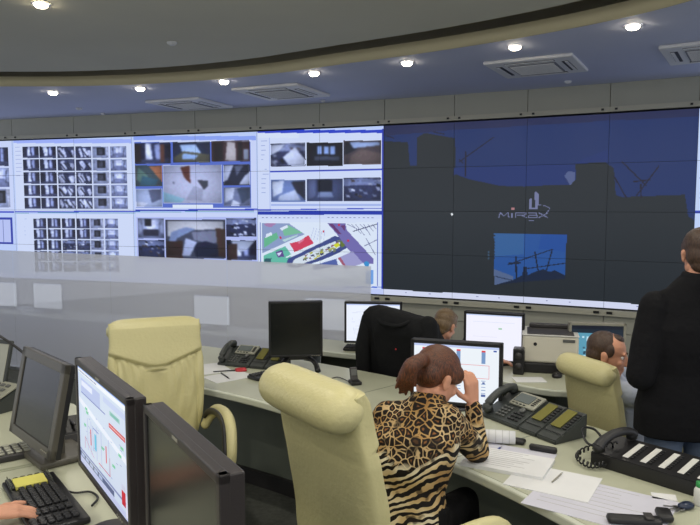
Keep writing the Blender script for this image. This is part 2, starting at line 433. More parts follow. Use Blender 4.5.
for q4 in ((272, 145, 306, 166), (308, 144, 343, 166), (345, 142, 381, 164), (272, 180, 306, 201), (308, 179, 343, 201)): soft(*q4, 2, .01)
wl(258, 210, 383, 208.5, (60, 80, 190), 1); wr(258, 211, 383, 214.5, (30, 50, 160)); wr(258, 215, 383, 219, (228, 232, 248)); wr(258, 219, 383, 291, (232, 234, 250))
for k in range(26): wl(262+k*4.4, 217.5, 264+k*4.4, 217.5, (120, 130, 170), .6)
# plan drawing in the window below
def q(X, Y): return (255+X/5.385, 210+Y/5.385)
def mp(pts, c): wp([q(*p) for p in pts], c)
def ml(a, b, c, w=.8): wl(*q(*a), *q(*b), c, w)
mp([(28, 66), (660, 66), (660, 410), (28, 410)], (240, 242, 250))
mp([(40, 70), (40, 232), (270, 130), (185, 70)], (150, 164, 190))
mp([(50, 150), (120, 120), (130, 150), (48, 205)], (110, 190, 140)); mp([(160, 140), (260, 122), (180, 80), (150, 100)], (130, 200, 150)); mp([(150, 160), (240, 130), (230, 140), (160, 172)], (200, 226, 210)); mp([(60, 130), (90, 118), (96, 134), (58, 150)], (240, 244, 250)); mp([(138, 98), (176, 80), (184, 92), (148, 110)], (240, 244, 250))
mp([(45, 72), (120, 70), (90, 92), (62, 88)], (176, 130, 170))
mp([(190, 180), (240, 168), (290, 135), (322, 185), (215, 226)], (226, 66, 90)); mp([(232, 176), (262, 152), (268, 160), (240, 184)], (242, 130, 150))
mp([(45, 245), (165, 195), (200, 240), (180, 292), (45, 292)], (110, 200, 160)); mp([(112, 225), (150, 215), (160, 250), (125, 255)], (104, 74, 140)); mp([(120, 232), (150, 225), (130, 248)], (230, 230, 245)); mp([(50, 262), (90, 258), (84, 286), (50, 286)], (52, 96, 100))
mp([(170, 292), (180, 262), (330, 190), (430, 140), (490, 150), (505, 200), (420, 250), (240, 310), (190, 310)], (70, 76, 130))
mp([(200, 292), (215, 266), (340, 205), (430, 170), (470, 175), (460, 200), (330, 262), (230, 300)], (236, 238, 230))
for k in range(40):
    t = R.random(); X = 225+t*230+R.uniform(-8, 8); Y = 280-t*95+R.uniform(-22, 22)
    mp([(X, Y), (X+16, Y-6), (X+18, Y+3), (X+3, Y+9)], R.choice([(214, 206, 70), (40, 44, 96), (240, 240, 246), (120, 130, 100), (190, 190, 70), (150, 90, 110)]))
mp([(425, 190), (450, 175), (462, 190), (440, 206)], (226, 226, 40)); mp([(458, 172), (480, 160), (495, 185), (470, 204)], (110, 126, 50))
ml((170, 255), (430, 130), (250, 250, 255), 1.5); ml((250, 320), (500, 215), (250, 250, 255), 1.5)
mp([(390, 70), (490, 70), (498, 108), (640, 262), (640, 290), (575, 285), (500, 205), (440, 125)], (122, 112, 170)); mp([(400, 75), (420, 72), (470, 130), (450, 128)], (110, 60, 110)); mp([(465, 85), (490, 78), (486, 112)], (110, 60, 110))
for a in ((455, 80), (505, 165), (140, 148), (372, 114), (530, 262)): mp([(a[0]-6, a[1]-6), (a[0]+6, a[1]-4), (a[0]+5, a[1]+7), (a[0]-5, a[1]+5)], (220, 40, 70))
mp([(448, 258), (530, 222), (585, 285), (500, 320)], (170, 164, 196)); mp([(448, 258), (462, 252), (500, 310), (488, 315)], (180, 90, 110))
cv.ell(*W(*q(605, 290)), 3.6, 4, (60, 150, 200)); mp([(310, 300), (440, 262), (450, 300), (320, 325)], (90, 106, 160))
for k in range(5): ml((320+k*14, 95+k*3), (300+k*18, 160), (200, 204, 220), .5)
for k in range(7): ml((500+k*22, 75), (560+k*16, 75+R.uniform(20, 60)), (130, 134, 160), .6)
ml((530, 115), (660, 75), (70, 74, 110)); ml((590, 195), (660, 160), (130, 134, 160)); ml((600, 150), (650, 240), (130, 134, 160))
ml((300, 340), (520, 400), (150, 160, 200)); ml((480, 310), (600, 400), (150, 160, 200)); mp([(600, 330), (640, 322), (640, 400), (600, 400)], (120, 170, 220))
ml((28, 66), (28, 410), (50, 80, 180)); ml((662, 66), (662, 410), (60, 80, 180)); wl(262, 287.5, 383, 287.5, (70, 110, 210), 1)
wl(382.6, 130, 382.6, 291, (40, 60, 170), .8)
# dark picture window
DK = (38, 46, 54); SK = (31, 52, 100)
wr(383.5, 120, 694, 318, DK)
c4 = lambda X, Y: (380+X/2.5, 100+Y/2.5)
c5 = lambda X, Y: (530+X/2.5, 100+Y/2.5)
top = [(383.5, 126), (453, 120), (525, 116), (606, 111), (694, 107)]
sil = [c5(410, 300), c5(395, 290), c5(385, 237), c5(230, 243), c5(212, 238), c5(205, 172), c5(185, 158), c5(130, 149), c5(112, 160), c5(113, 200), c5(95, 213), c5(0, 215), c4(360, 217), c4(300, 215), c4(220, 198), c4(187, 186), c4(185, 98), c4(112, 85), c4(92, 97), c4(92, 165), c4(75, 166), c4(70, 108), c4(8, 105)]
wp(top+sil, SK)
wp([(453, 168), (525, 166), (606, 163), (606, 150), c5(130, 149), c5(112, 160), c5(113, 200), c5(95, 213), c5(0, 215), c4(300, 215), c4(220, 198), c4(187, 186), (453, 176)], (32, 54, 108))
wp([(383.5, 127), (453, 121), (525, 117), (606, 112), (694, 108), (694, 118), (606, 122), (525, 127), (453, 131), (383.5, 137)], (38, 46, 80))
wp([c5(85, 190), c5(95, 178), c5(112, 182), c5(112, 200), c5(100, 214)], (86, 98, 138))
D2 = (30, 34, 50)
for a, b in ((c4(195, 157), c4(283, 95)), (c4(212, 130), c4(213, 192)), (c4(195, 150), c4(206, 160)), (c4(130, 82), c4(160, 88)), (c4(15, 92), c4(35, 98)),
             (c5(225, 155), c5(290, 215)), (c5(320, 165), c5(265, 240)), (c5(205, 190), c5(240, 245)), (c5(275, 210), c5(278, 245)), (c5(300, 200), c5(255, 205))):
    wl(*a, *b, D2, 1.1)
c8 = lambda X, Y: (480+X/4.04, 170+Y/4.04)
wp([c8(60, 254), c8(180, 257), c8(355, 260), c8(352, 434), c8(250, 430), c8(180, 440), c8(65, 465)], (38, 86, 150))
wp([c8(60, 254), c8(180, 257), c8(180, 340), c8(62, 350)], (48, 98, 152)); wp([c8(63, 400), c8(140, 430), c8(140, 455), c8(65, 465)], (84, 104, 140)); wp([c8(250, 258), c8(355, 260), c8(354, 330), c8(240, 320)], (34, 78, 152))
for k in range(8):
    wr(*c8(52, 262+k*13), *c8(66, 268+k*13), DK); 
    if k > 4: wr(*c8(36, 262+k*13), *c8(44, 270+k*13), (60, 80, 110))
N = (24, 36, 66)
for a, b, w in (((118, 382), (300, 320), 1), ((150, 350), (152, 445), 1.6), ((225, 330), (240, 405), 1.3), ((298, 320), (275, 405), 1.2), ((180, 400), (352, 376), 1), ((70, 430), (140, 448), .8), ((120, 378), (168, 374), 2)):
    wl(*c8(*a), *c8(*b), N, w)
wp([c8(140, 445), c8(175, 425), c8(180, 390), c8(192, 392), c8(196, 425), c8(230, 410), c8(262, 400), c8(290, 412), c8(310, 405), c8(352, 425), c8(352, 440), c8(180, 452), c8(65, 466)], N)
LG = (112, 120, 158)
wp([c8(197, 118), c8(208, 114), c8(208, 152), c8(222, 152), c8(218, 92), c8(224, 88), c8(236, 98), c8(234, 160), c8(197, 160)], LG)
def ltr(segs, w=.8):
    for a, b in segs: wl(*c8(*a), *c8(*b), LG, w)
ltr([((78, 192), (84, 170)), ((84, 170), (98, 186)), ((98, 186), (114, 170)), ((114, 170), (118, 192))])       # M
ltr([((130, 173), (130, 192))]); wr(*c8(126, 152), *c8(140, 162), (170, 120, 130))                                # i
ltr([((146, 192), (146, 172)), ((146, 172), (182, 172)), ((182, 172), (184, 180)), ((184, 180), (150, 182)), ((166, 182), (188, 192))])  # R
ltr([((194, 172), (228, 172)), ((228, 172), (230, 192)), ((230, 192), (196, 192)), ((196, 192), (195, 182)), ((195, 182), (228, 182))])  # a
ltr([((238, 172), (276, 192)), ((276, 172), (238, 192))])                                                          # x
ltr([((236, 142), (262, 144)), ((262, 144), (282, 154)), ((282, 154), (278, 166)), ((278, 166), (268, 170))], .6)
ltr([((196, 204), (272, 206))], .4)
wl(451.5, 213, 452.5, 215, (235, 240, 250), 1.5)
h_ = lambda x, v: 205-1.857*hh(x)+v*hh(x)
xs = list(range(-46, 696, 20))+[694]
wp([(x, h_(x, 3.875)) for x in xs]+[(x, h_(x, 4.0)) for x in reversed(xs)], (214, 220, 250))
for x in (406, 430, 478, 500, 548, 572, 640): wl(x, h_(x, 3.93), x+2, h_(x, 3.93), (120, 130, 180), .8)
# right window
wr(694.5, 96, 790, 330, (215, 222, 246)); 
for k in range(18): wr(697+R.uniform(0, 3), 112+k*5, 706+R.uniform(0, 60), 114+k*5, (150, 160, 196))
wl(694.5, 212, 790, 212, (60, 80, 180), 2)
cv.a[:, :7*NU] *= np.array([.93, .97, 1.06]); cv.a[:, -NU:] *= np.array([.93, .97, 1.06])
TH = thing
for c in range(NC):
    p, q_ = KP[c], KP[c+1]; n = nrm(p, q_); L = (q_-p).length; d = (q_-p)/L
    for r_ in range(4):
        z1 = ZT-r_*H; z0 = z1-H
        rown = ('top', 'second', 'third', 'bottom')[r_]
        where = 'with camera pictures' if 1 <= c <= 6 else 'at left picture edge' if c == 0 else 'of the dark picture' if c < 11 else 'at right picture edge'
        ordn = ['first', 'second', 'third', 'fourth', 'fifth', 'sixth', 'seventh', 'eighth', 'ninth', 'tenth', 'eleventh', 'twelfth'][c]
        lab = f'screen module in {rown} row, {ordn} column from left, {where}'
        if c == 8 and r_ == 1 or c == 9 and r_ == 1: lab = f'dark screen module with the {"left" if c == 8 else "right"} part of the pale logo, {rown} row'
        if c in (8, 9) and r_ == 2: lab = f'screen module with the {"left" if c == 8 else "right"} part of the blue inset crane photo, {rown} row'
        o = thing('video_wall_module', lab, 'display', (p+q_)/2+V((0, 0, z0)), math.atan2(d.y, d.x), 'video wall modules')
        bm = BM(); box(bm, (0, .2, H/2), (L-.002, .4, H-.002)); obj('housing', bm, m_dark, o)
        g = .002
        me = cv.mesh('screen', lambda u, v: (-L/2+g+(L-2*g)*u, -.003, H-g-(H-2*g)*v), c*NU, r_*NV, (c+1)*NU, (r_+1)*NV)
        obj('screen', me, m_pic, o)
# ---------------------------------------------------------------- ceiling fixtures
m_lamp = mat('lamp_glow', (255, 240, 210), .5, emit=(255, 238, 205), es=38)
m_trimring = mat('lamp_ring', (200, 200, 205), .3, metal=.5)
def downlight(p, lab, grp, watt, first=[None]):
    t = thing('downlight', lab, 'ceiling light', p, 0, grp)
    bm = BM(); loft(bm, [circ((0, 0, z), (0, 0, 1), r, 24) for r, z in ((.07, -.001), (.075, -.010), (.05, -.008), (.045, -.001))], caps=False); obj('trim_ring', bm, m_trimring, t, True)
    bm = BM(); lathe(bm, [(.052, -.002), (.054, -.018), (.038, -.034), (.001, -.038)]); obj('lamp', bm, m_lamp, t, True)
    l = bpy.data.lights.new('downlight_beam', 'AREA'); l.shape = 'DISK'; l.size = .14; l.energy = watt; l.color = (1, .95, .86); l.spread = math.radians(165)
    lo = bpy.data.objects.new('downlight_beam', l); C.objects.link(lo); lo.parent = t; lo.location = (0, 0, -.045)
DL = [(53, 92), (140, 88), (224, 81), (314, 72.5), (407, 62), (515, 46), (633, 25)]
nm = ['first', 'second', 'third', 'fourth', 'fifth', 'sixth', 'seventh']
for k, (x, y) in enumerate(DL): downlight(on(x, y, ZC), f'{nm[k]} lit downlight from left in the row on the blue soffit', 'downlights along the soffit', 7)
downlight(on(41, 3, ZC+.125), 'lit downlight in the grey inner ceiling, alone at top left', None, 14)
for i in range(6):  # extra downlights out of view, added to light the room
    for j in range(4):
        x = -5.6+i*1.9+(j % 2)*.5; y = -2.6+j*2.0
        if not (x < -1.7 and y > 3.2) : downlight(V((x, y, ZC+.125)), 'unseen downlight added to the inner ceiling to light the consoles', 'added unseen downlights', 14)
m_vent = mat('vent_white', (226, 227, 228), .5); m_slot = mat('vent_slot', (36, 36, 42), .6); m_grille = mat('vent_grille', (120, 122, 130), .6)
def cassette(px, py, label, rz, s=.84):
    t = thing('air_conditioner', label, 'air conditioner', on(px, py, ZC), rz, 'ceiling cassettes on the soffit')
    bm = BM(); box(bm, (0, 0, -.018), (s, s, .036), bev=.015); obj('panel', bm, m_vent, t)
    bm = BM(); box(bm, (0, 0, -.040), (s*.54, s*.54, .012), bev=.004)
    obj('grille', bm, m_grille, t)
    bm = BM()
    for k in range(11): box(bm, (0, -.22*s/.84+k*.044*s/.84, -.049), (s*.5, .01, .006))
    obj('grille_slat', bm, m_vent, t)
    for k in range(4):
        a = k*math.pi/2; bm = BM(); M = Matrix.Rotation(a, 4, 'Z')
        box(bm, (0, s*.375, -.037), (s*.56, .065, .006), M, .002); f = obj('air_outlet', bm, m_slot, t)
        bm = BM(); box(bm, (0, s*.375+.012, -.042), (s*.55, .03, .005), M); obj('louvre', bm, m_vent, f)
cassette(190, 103, 'square white ceiling air conditioner, leftmost of the four on the soffit', -.38, .9)
cassette(282, 91, 'square white ceiling air conditioner between the third and fourth downlights', -.42, .95)
cassette(537, 65, 'large white ceiling air conditioner right of the middle downlights', -.5, .9)
cassette(716, 49, 'white ceiling air conditioner cut by the right picture edge', -.55, .9)
def puck(px, py, z, label, r=.05):
    bm = BM(); p = on(px, py, z); lathe(bm, [(r, 0), (r, -.012), (r*.6, -.03), (.001, -.032)])
    tag(obj('smoke_detector', bm, m_vent, None, True, p), label, 'smoke detector', 'ceiling detectors')
puck(172, 42, ZC+.125, 'small white detector in the middle of the grey inner ceiling')
puck(79, 108, ZC, 'small detector on the soffit below the first downlight'); puck(103, 113, ZC, 'tiny detector on the soffit near the wall header at left', .035)
puck(323, 100, ZC, 'tiny detector on the soffit right of the second air conditioner', .035); puck(568, 81, ZC, 'tiny detector on the soffit below the large right air conditioner', .04)
# ---------------------------------------------------------------- glass partition
def glassmat():
    m = bpy.data.materials.new('misted_glass'); m.use_nodes = True; nt = m.node_tree; nt.nodes.remove(nt.nodes['Principled BSDF'])
    out = nt.nodes['Material Output']; N = nt.nodes.new; L = nt.links.new
    df = N('ShaderNodeBsdfDiffuse'); df.inputs['Color'].default_value = lin((232, 234, 244))+(1,)
    tl = N('ShaderNodeBsdfTranslucent'); tl.inputs['Color'].default_value = lin((240, 242, 250))+(1,)
    tr = N('ShaderNodeBsdfTransparent'); gl = N('ShaderNodeBsdfGlossy'); gl.inputs['Roughness'].default_value = .03
    a = N('ShaderNodeMixShader'); a.inputs[0].default_value = .4; L(df.outputs[0], a.inputs[1]); L(tl.outputs[0], a.inputs[2])
    b = N('ShaderNodeMixShader'); b.inputs[0].default_value = .2; L(a.outputs[0], b.inputs[1]); L(tr.outputs[0], b.inputs[2])
    fr = N('ShaderNodeFresnel'); fr.inputs[0].default_value = 1.75
    c = N('ShaderNodeMixShader'); L(fr.outputs[0], c.inputs[0]); L(b.outputs[0], c.inputs[1]); L(gl.outputs[0], c.inputs[2]); L(c.outputs[0], out.inputs[0])
    return m
m_glass = glassmat()
m_clear = bpy.data.materials.new('clear_glass_side'); m_clear.use_nodes = True; nt = m_clear.node_tree; nt.nodes.remove(nt.nodes['Principled BSDF'])
_t = nt.nodes.new('ShaderNodeBsdfTransparent'); _t.inputs[0].default_value = (.95, .97, .97, 1); nt.links.new(_t.outputs[0], nt.nodes['Material Output'].inputs[0])
g1 = V((.18, 5.76, 0)); g0 = V((-4.25, 7.95, 0)); gd = (g0-g1).normalized()
for k in range(5):
    a = g1+gd*1.5*k; b = g1+gd*(1.5*k+1.498); mid = (a+b)/2
    bm = BM(); box(bm, (0, 0, .71), (1.498, .012, 1.34))
    for f in bm.faces: f.material_index = 0 if f.calc_center_median().y > .005 else 1
    lab = ['misted glass partition panel at its right end behind the back desk', 'misted glass partition panel behind the black monitor and its phone', 'misted glass partition panel behind the cream chair at left', 'misted glass partition panel next to last on the left', 'misted glass partition panel at the left picture edge'][k]
    t = thing('glass_partition', lab, 'glass partition', mid, math.atan2(gd.y, gd.x), 'glass partition panels')
    obj('pane', bm, [m_glass, m_clear], t)
    bm = BM(); box(bm, (0, 0, .02), (1.492, .05, .04), bev=.004); obj('base_rail', bm, m_steel, t)
# ================================================================ desks
def P2(l): return [V((a, b, 0)) for a, b in l]
def resamp(P, n):
    P = smoothpath(P, 8); L = [0]
    for a, b in zip(P, P[1:]): L.append(L[-1]+(b-a).length)
    out = []
    for k in range(n):
        s = L[-1]*k/(n-1); i = 0
        while i < len(L)-2 and L[i+1] < s: i += 1
        t = (s-L[i])/(L[i+1]-L[i]); out.append(P[i].lerp(P[i+1], t))
    return out
def inset(P, o):
    out = []
    for i, p in enumerate(P):
        d = (P[min(i+1, len(P)-1)]-P[max(i-1, 0)]).normalized(); out.append(p+V((-d.y, d.x, 0))*o)
    return out
def desk(name, label, Fr, Bk, zt, n=40, backpanel=True, ends=(0, -1), pin=.42):
    Fp = resamp(P2(Fr), n); Bp = resamp(P2(Bk), n)
    t = thing(name, label, 'desk', (0, 0, 0), 0)
    bm = BM(); strip(bm, inset(Fp, .03), Bp, zt-.035, zt); obj('worktop', bm, m_deskT, t)
    bm = BM(); strip(bm, inset(Fp, .0), inset(Fp, .031), zt-.04, zt+.001); e = obj('edge_band', bm, m_deskE, t)
    md = e.modifiers.new('round', 'BEVEL'); md.width = .008; md.segments = 2
    fp = inset(Fp, pin); fq = inset(Fp, pin+.03)
    bm = BM(); strip(bm, fp, fq, 0, zt-.037); obj('modesty_panel', bm, m_deskP, t)
    bm = BM(); strip(bm, inset(Fp, pin-.03), fp, 0, .1); obj('plinth', bm, m_dark2, t)
    for i in ends:
        j = 0 if i == 0 else n-1
        a, b = Fp[j], Bp[j]; d = (b-a).normalized(); L = (b-a).length
        sgn = 1 if i == 0 else -1
        along = (Fp[1]-Fp[0]).normalized() if i == 0 else (Fp[-2]-Fp[-1]).normalized()
        bm = BM(); box(bm, (0, 0, (zt-.037)/2), (L-.1, .03, zt-.037), basis((a+b)/2+along*.03, d, V((-d.y, d.x, 0)), V((0, 0, 1)))); obj('end_panel', bm, m_deskP, t)
    # joints between worktop sections
    bm = BM()
    for j in range(6, n-4, 9):
        a, b = Fp[j], Bp[j]; d = (b-a).normalized(); box(bm, (0, 0, zt+.0004), ((b-a).length-.06, .004, .0012), basis((a+b)/2, d, V((-d.y, d.x, 0)), V((0, 0, 1))))
    obj('joint_line', bm, m_deskP, t)
    return t
ZD = .75; ZL = .92
FM = [(-1.75, 4.75), (-.93, 4.2), (-.51, 3.89), (0, 3.42), (.44, 2.96), (.78, 2.44), (1.0, 1.95), (1.15, 1.4)]
BMn = [(-1.2, 5.5), (-.36, 4.98), (.1, 4.64), (.5, 4.3), (.93, 3.85), (1.29, 3.42), (1.52, 2.95), (1.75, 2.3), (1.85, 1.7)]
desk('control_desk', 'long curved pale green control desk with phones, where the woman in leopard print sits', FM, BMn, ZD)
FK = [(-.4, 5.4), (0, 5.18), (.4, 5.08), (.8, 4.75), (.98, 4.4), (1.26, 4.14), (1.65, 4.12), (2.1, 3.95), (2.7, 3.4)]
BK = [(-.28, 5.82), (.15, 5.6), (.7, 5.5), (1.2, 5.2), (1.7, 5.0), (2.2, 4.8), (2.7, 4.5), (3.2, 4.0)]
desk('control_desk', 'rear pale green control desk below the dark video wall, with the printer on it', FK, BK, ZD, pin=.3)
# left consoles: d runs towards the camera, nn towards the right and away
MO = V((-.862, 2.156, 0)); dd = V((.57, -.82, 0)).normalized(); nn = V((.82, .57, 0)).normalized()
def lp(s, n): return MO+dd*s+nn*n
def polydesk(label, poly, zt, names):
    t = thing('console_desk', label, 'desk', (0, 0, 0), 0)
    bm = BM(); prism(bm, poly, zt-.035, zt); bmesh.ops.bevel(bm, geom=bm.edges[:], offset=.006, segments=2, affect='EDGES'); obj('worktop', bm, m_deskT, t)
    c = sum((V((p[0], p[1], 0)) for p in poly), V((0, 0, 0)))/len(poly)
    for a, b in names:
        p = V(poly[a]).to_3d().lerp(c, .06); q_ = V(poly[b]).to_3d().lerp(c, .06); d = (q_-p).normalized()
        bm = BM(); box(bm, (0, 0, (zt-.037)/2), ((q_-p).length, .03, zt-.037), basis((p+q_)/2, d, V((-d.y, d.x, 0)), V((0, 0, 1)))); obj('side_panel', bm, m_deskP, t)
def xy(v): return (v.x, v.y)
polydesk('near pale green console desk at lower left with keyboard and two monitors', [xy(lp(-.47, -.72)), xy(lp(-.47, .16)), xy(lp(1.5, .16)), xy(lp(1.5, -.72))], ZL, [(0, 1), (1, 2), (2, 3)])
polydesk('pale green console desk at left edge carrying the touch monitor', [xy(lp(-.49, -.95)), xy(lp(-.49, .26)), xy(lp(-1.22, .24)), xy(lp(-1.9, .0)), xy(lp(-2.3, -.3)), xy(lp(-2.2, -1.1))], ZL, [(0, 1), (1, 2), (2, 3), (4, 5)])
bm = BM(); prism(bm, [xy(lp(-2.4, .34)), xy(lp(-2.4, -3)), xy(lp(3, -3)), xy(lp(3, .34))], .001, .17); struct('floor', bm, m_floor)
# ================================================================ chairs
def superring(c, w, t, yd, zd, n=48, e=.55, disp=None):
    out = []
    for i in range(n):
        a = 2*math.pi*i/n; cx = math.cos(a); sx = math.sin(a)
        x = w/2*math.copysign(abs(cx)**e, cx); y = t/2*math.copysign(abs(sx)**e, sx)
        p = V(c)+V((x, 0, 0))+yd*y
        if disp and sx > 0: p += yd*disp(x, c[2])
        out.append(p)
    return out
def chair(label, loc, rz, dz=0, group='cream executive chairs', tilt=0):
    t = thing('office_chair', label, 'chair', loc, rz, group)
    # spine of the back in the YZ plane
    sp = smoothpath([(0, -.20, .40), (0, -.255, .56), (0, -.262, .74), (0, -.288, .92), (0, -.325, 1.08), (0, -.345, 1.18), (0, -.358, 1.225)], 8)
    ws = lambda z: float(np.interp(z, [.40, .52, .66, .85, 1.0, 1.10, 1.2], [.34, .40, .47, .50, .50, .48, .48]))
    ts = lambda z: float(np.interp(z, [.40, .6, .9, 1.1, 1.19, 1.225], [.07, .10, .10, .085, .08, .045]))
    def disp(x, z):
        zv = 1.045-.10*(1-min(1, abs(x)/.24)); r = 0
        if z < zv:
            edge = math.exp(-((abs(x)-.205)/.008)**2)
            r -= .010*edge+.018*math.exp(-(x/.010)**2)*(1 if z > .6 else .4)
            r += 0.005*math.sin(x*150+4*math.sin(z*9))*math.exp(-((zv-z)/.22)**2)*(abs(x) < .2)
            r += .002*math.sin(x*60+z*30)
        r -= .014*math.exp(-((z-zv)/.008)**2)
        if z > zv: r += .014
        return r
    rings = []
    sp2 = []
    for a, b in zip(sp, sp[1:]): sp2 += [a, a.lerp(b, .33), a.lerp(b, .66)]
    sp2.append(sp[-1])
    for i, p in enumerate(sp2):
        d = sp2[min(i+1, len(sp2)-1)]-sp2[max(i-1, 0)]; d.normalize(); yd = V((0, d.z, -d.y))
        rings.append(superring(p, ws(p.z), ts(p.z), yd, d, 200, .5, disp))
    bm = BM(); loft(bm, rings); obj('backrest', bm, m_cream, t, True)
    # rolled head cushion: curls over to the back
    bm = BM(); rr = []
    for k in range(-14, 15):
        u = k/14; x = u*.25; s = (1-abs(u)**7)**.5 if abs(u) < 1 else .05; s = max(s, .25)
        c = V((x, -.378, 1.175)); ring = []
        for i in range(28):
            a = 2*math.pi*i/28; ry = .083*s; rz_ = .072*s
            y, z = ry*math.cos(a), rz_*math.sin(a)
            ring.append(c+V((0, y*math.cos(.5)-z*math.sin(.5), y*math.sin(.5)+z*math.cos(.5))))
        rr.append(ring)
    loft(bm, rr); obj('head_cushion', bm, m_cream, t, True)
    # seat
    rr = []
    for z, k in ((.385, .80), (.40, .95), (.43, 1.0), (.47, 1.0), (.495, .96), (.508, .85), (.512, .5)):
        rr.append([V((math.copysign(abs(math.cos(a))**.5, math.cos(a))*.255*k, .02+math.copysign(abs(math.sin(a))**.5, math.sin(a))*.25*k, z)) for a in [2*math.pi*i/40 for i in range(40)]])
    bm = BM(); loft(bm, rr); obj('seat', bm, m_cream, t, True)
    for s in (-1, 1):
        pth = smoothpath([(s*.24, -.23, .59), (s*.285, -.18, .69), (s*.31, -.02, .725), (s*.31, .15, .71), (s*.30, .235, .60), (s*.29, .235, .51), (s*.265, .17, .43), (s*.23, .08, .40)], 6)
        bm = BM(); tube(bm, pth, .030, 14, .040, (1, 0, 0), lambda u: .75+.25*math.sin(min(1, u*1.6)*math.pi*.8)); a = obj('armrest', bm, m_cream, t, True)
        q_ = [p+V((-s*.032, 0, 0)) for p in pth[4:-4]]
        bm = BM(); tube(bm, q_, .012, 8, .020, (1, 0, 0)); obj('arm_frame', bm, m_dark, a, True)
    bm = BM(); box(bm, (0, -.02, .365), (.22, .26, .04), bev=.01); obj('tilt_mechanism', bm, m_dark, t)
    bm = BM(); cyl(bm, (0, 0, .12), (0, 0, .36), .03); cyl(bm, (0, 0, .30), (0, 0, .352), .045); obj('gas_column', bm, m_dark, t, True)
    for k in range(5):
        a = k*2*math.pi/5+.3; c, s = math.cos(a), math.sin(a)
        bm = BM(); tube(bm, [V((c*r_, s*r_, z)) for r_, z in ((0, .125), (.1, .12), (.2, .105), (.3, .085))], .028, 10, .018, None, lambda u: 1-.35*u); leg = obj('base_leg', bm, m_dark2, t, True)
        bm = BM(); e = V((-s, c, 0))
        for w_ in (-.018, .018): cyl(bm, V((c*.3, s*.3, .03))+e*(w_-.008), V((c*.3, s*.3, .03))+e*(w_+.008), .029)
        cyl(bm, (c*.3, s*.3, .045), (c*.3, s*.3, .09), .009); obj('caster', bm, m_dark, leg, True)
    return t
def place(center, f, dz=0):           # seat position from the head cushion's centre
    f = V((f[0], f[1], 0)).normalized(); return V((center[0], center[1], dz))+f*.372
ch1 = chair('empty cream leather chair facing the camera behind the left monitors', (-1.03, 3.66, 0), fwd_rz(.36, -.93))
index_kids()
f2 = (.82, .57)
ch2 = dup(ch1, place((-.112, 2.31), f2), fwd_rz(*f2), 'cream leather chair seen from behind, with the woman in leopard print on it')
f3 = (.93, .36)
ch2.scale = (1.11, 1.08, 1.06); ch1.scale = (1.09, 1.05, .985)
ch3 = dup(ch1, place((1.26, 3.70), f3, 0), fwd_rz(*f3), 'cream leather chair at right with the man in the pale shirt on it')
ch4 = dup(ch1, place((.345, 4.62), (.6, .8), 0), fwd_rz(.6, .8), 'chair at the rear desk with a dark jacket hung over its back')
ch3.scale = (.85, .85, .87); ch4.scale = (1, 1, 1)
for ch, dz in ((ch3, -.035), (ch4, -.1)):
    for o in ch.children: 
        if o.name.split('.')[0] in ('backrest', 'head_cushion', 'seat', 'armrest', 'tilt_mechanism'): o.location.z = dz
        if o.name.split('.')[0] == 'gas_column': o.location.z = dz*.5; o.scale.z = 1+dz*.75
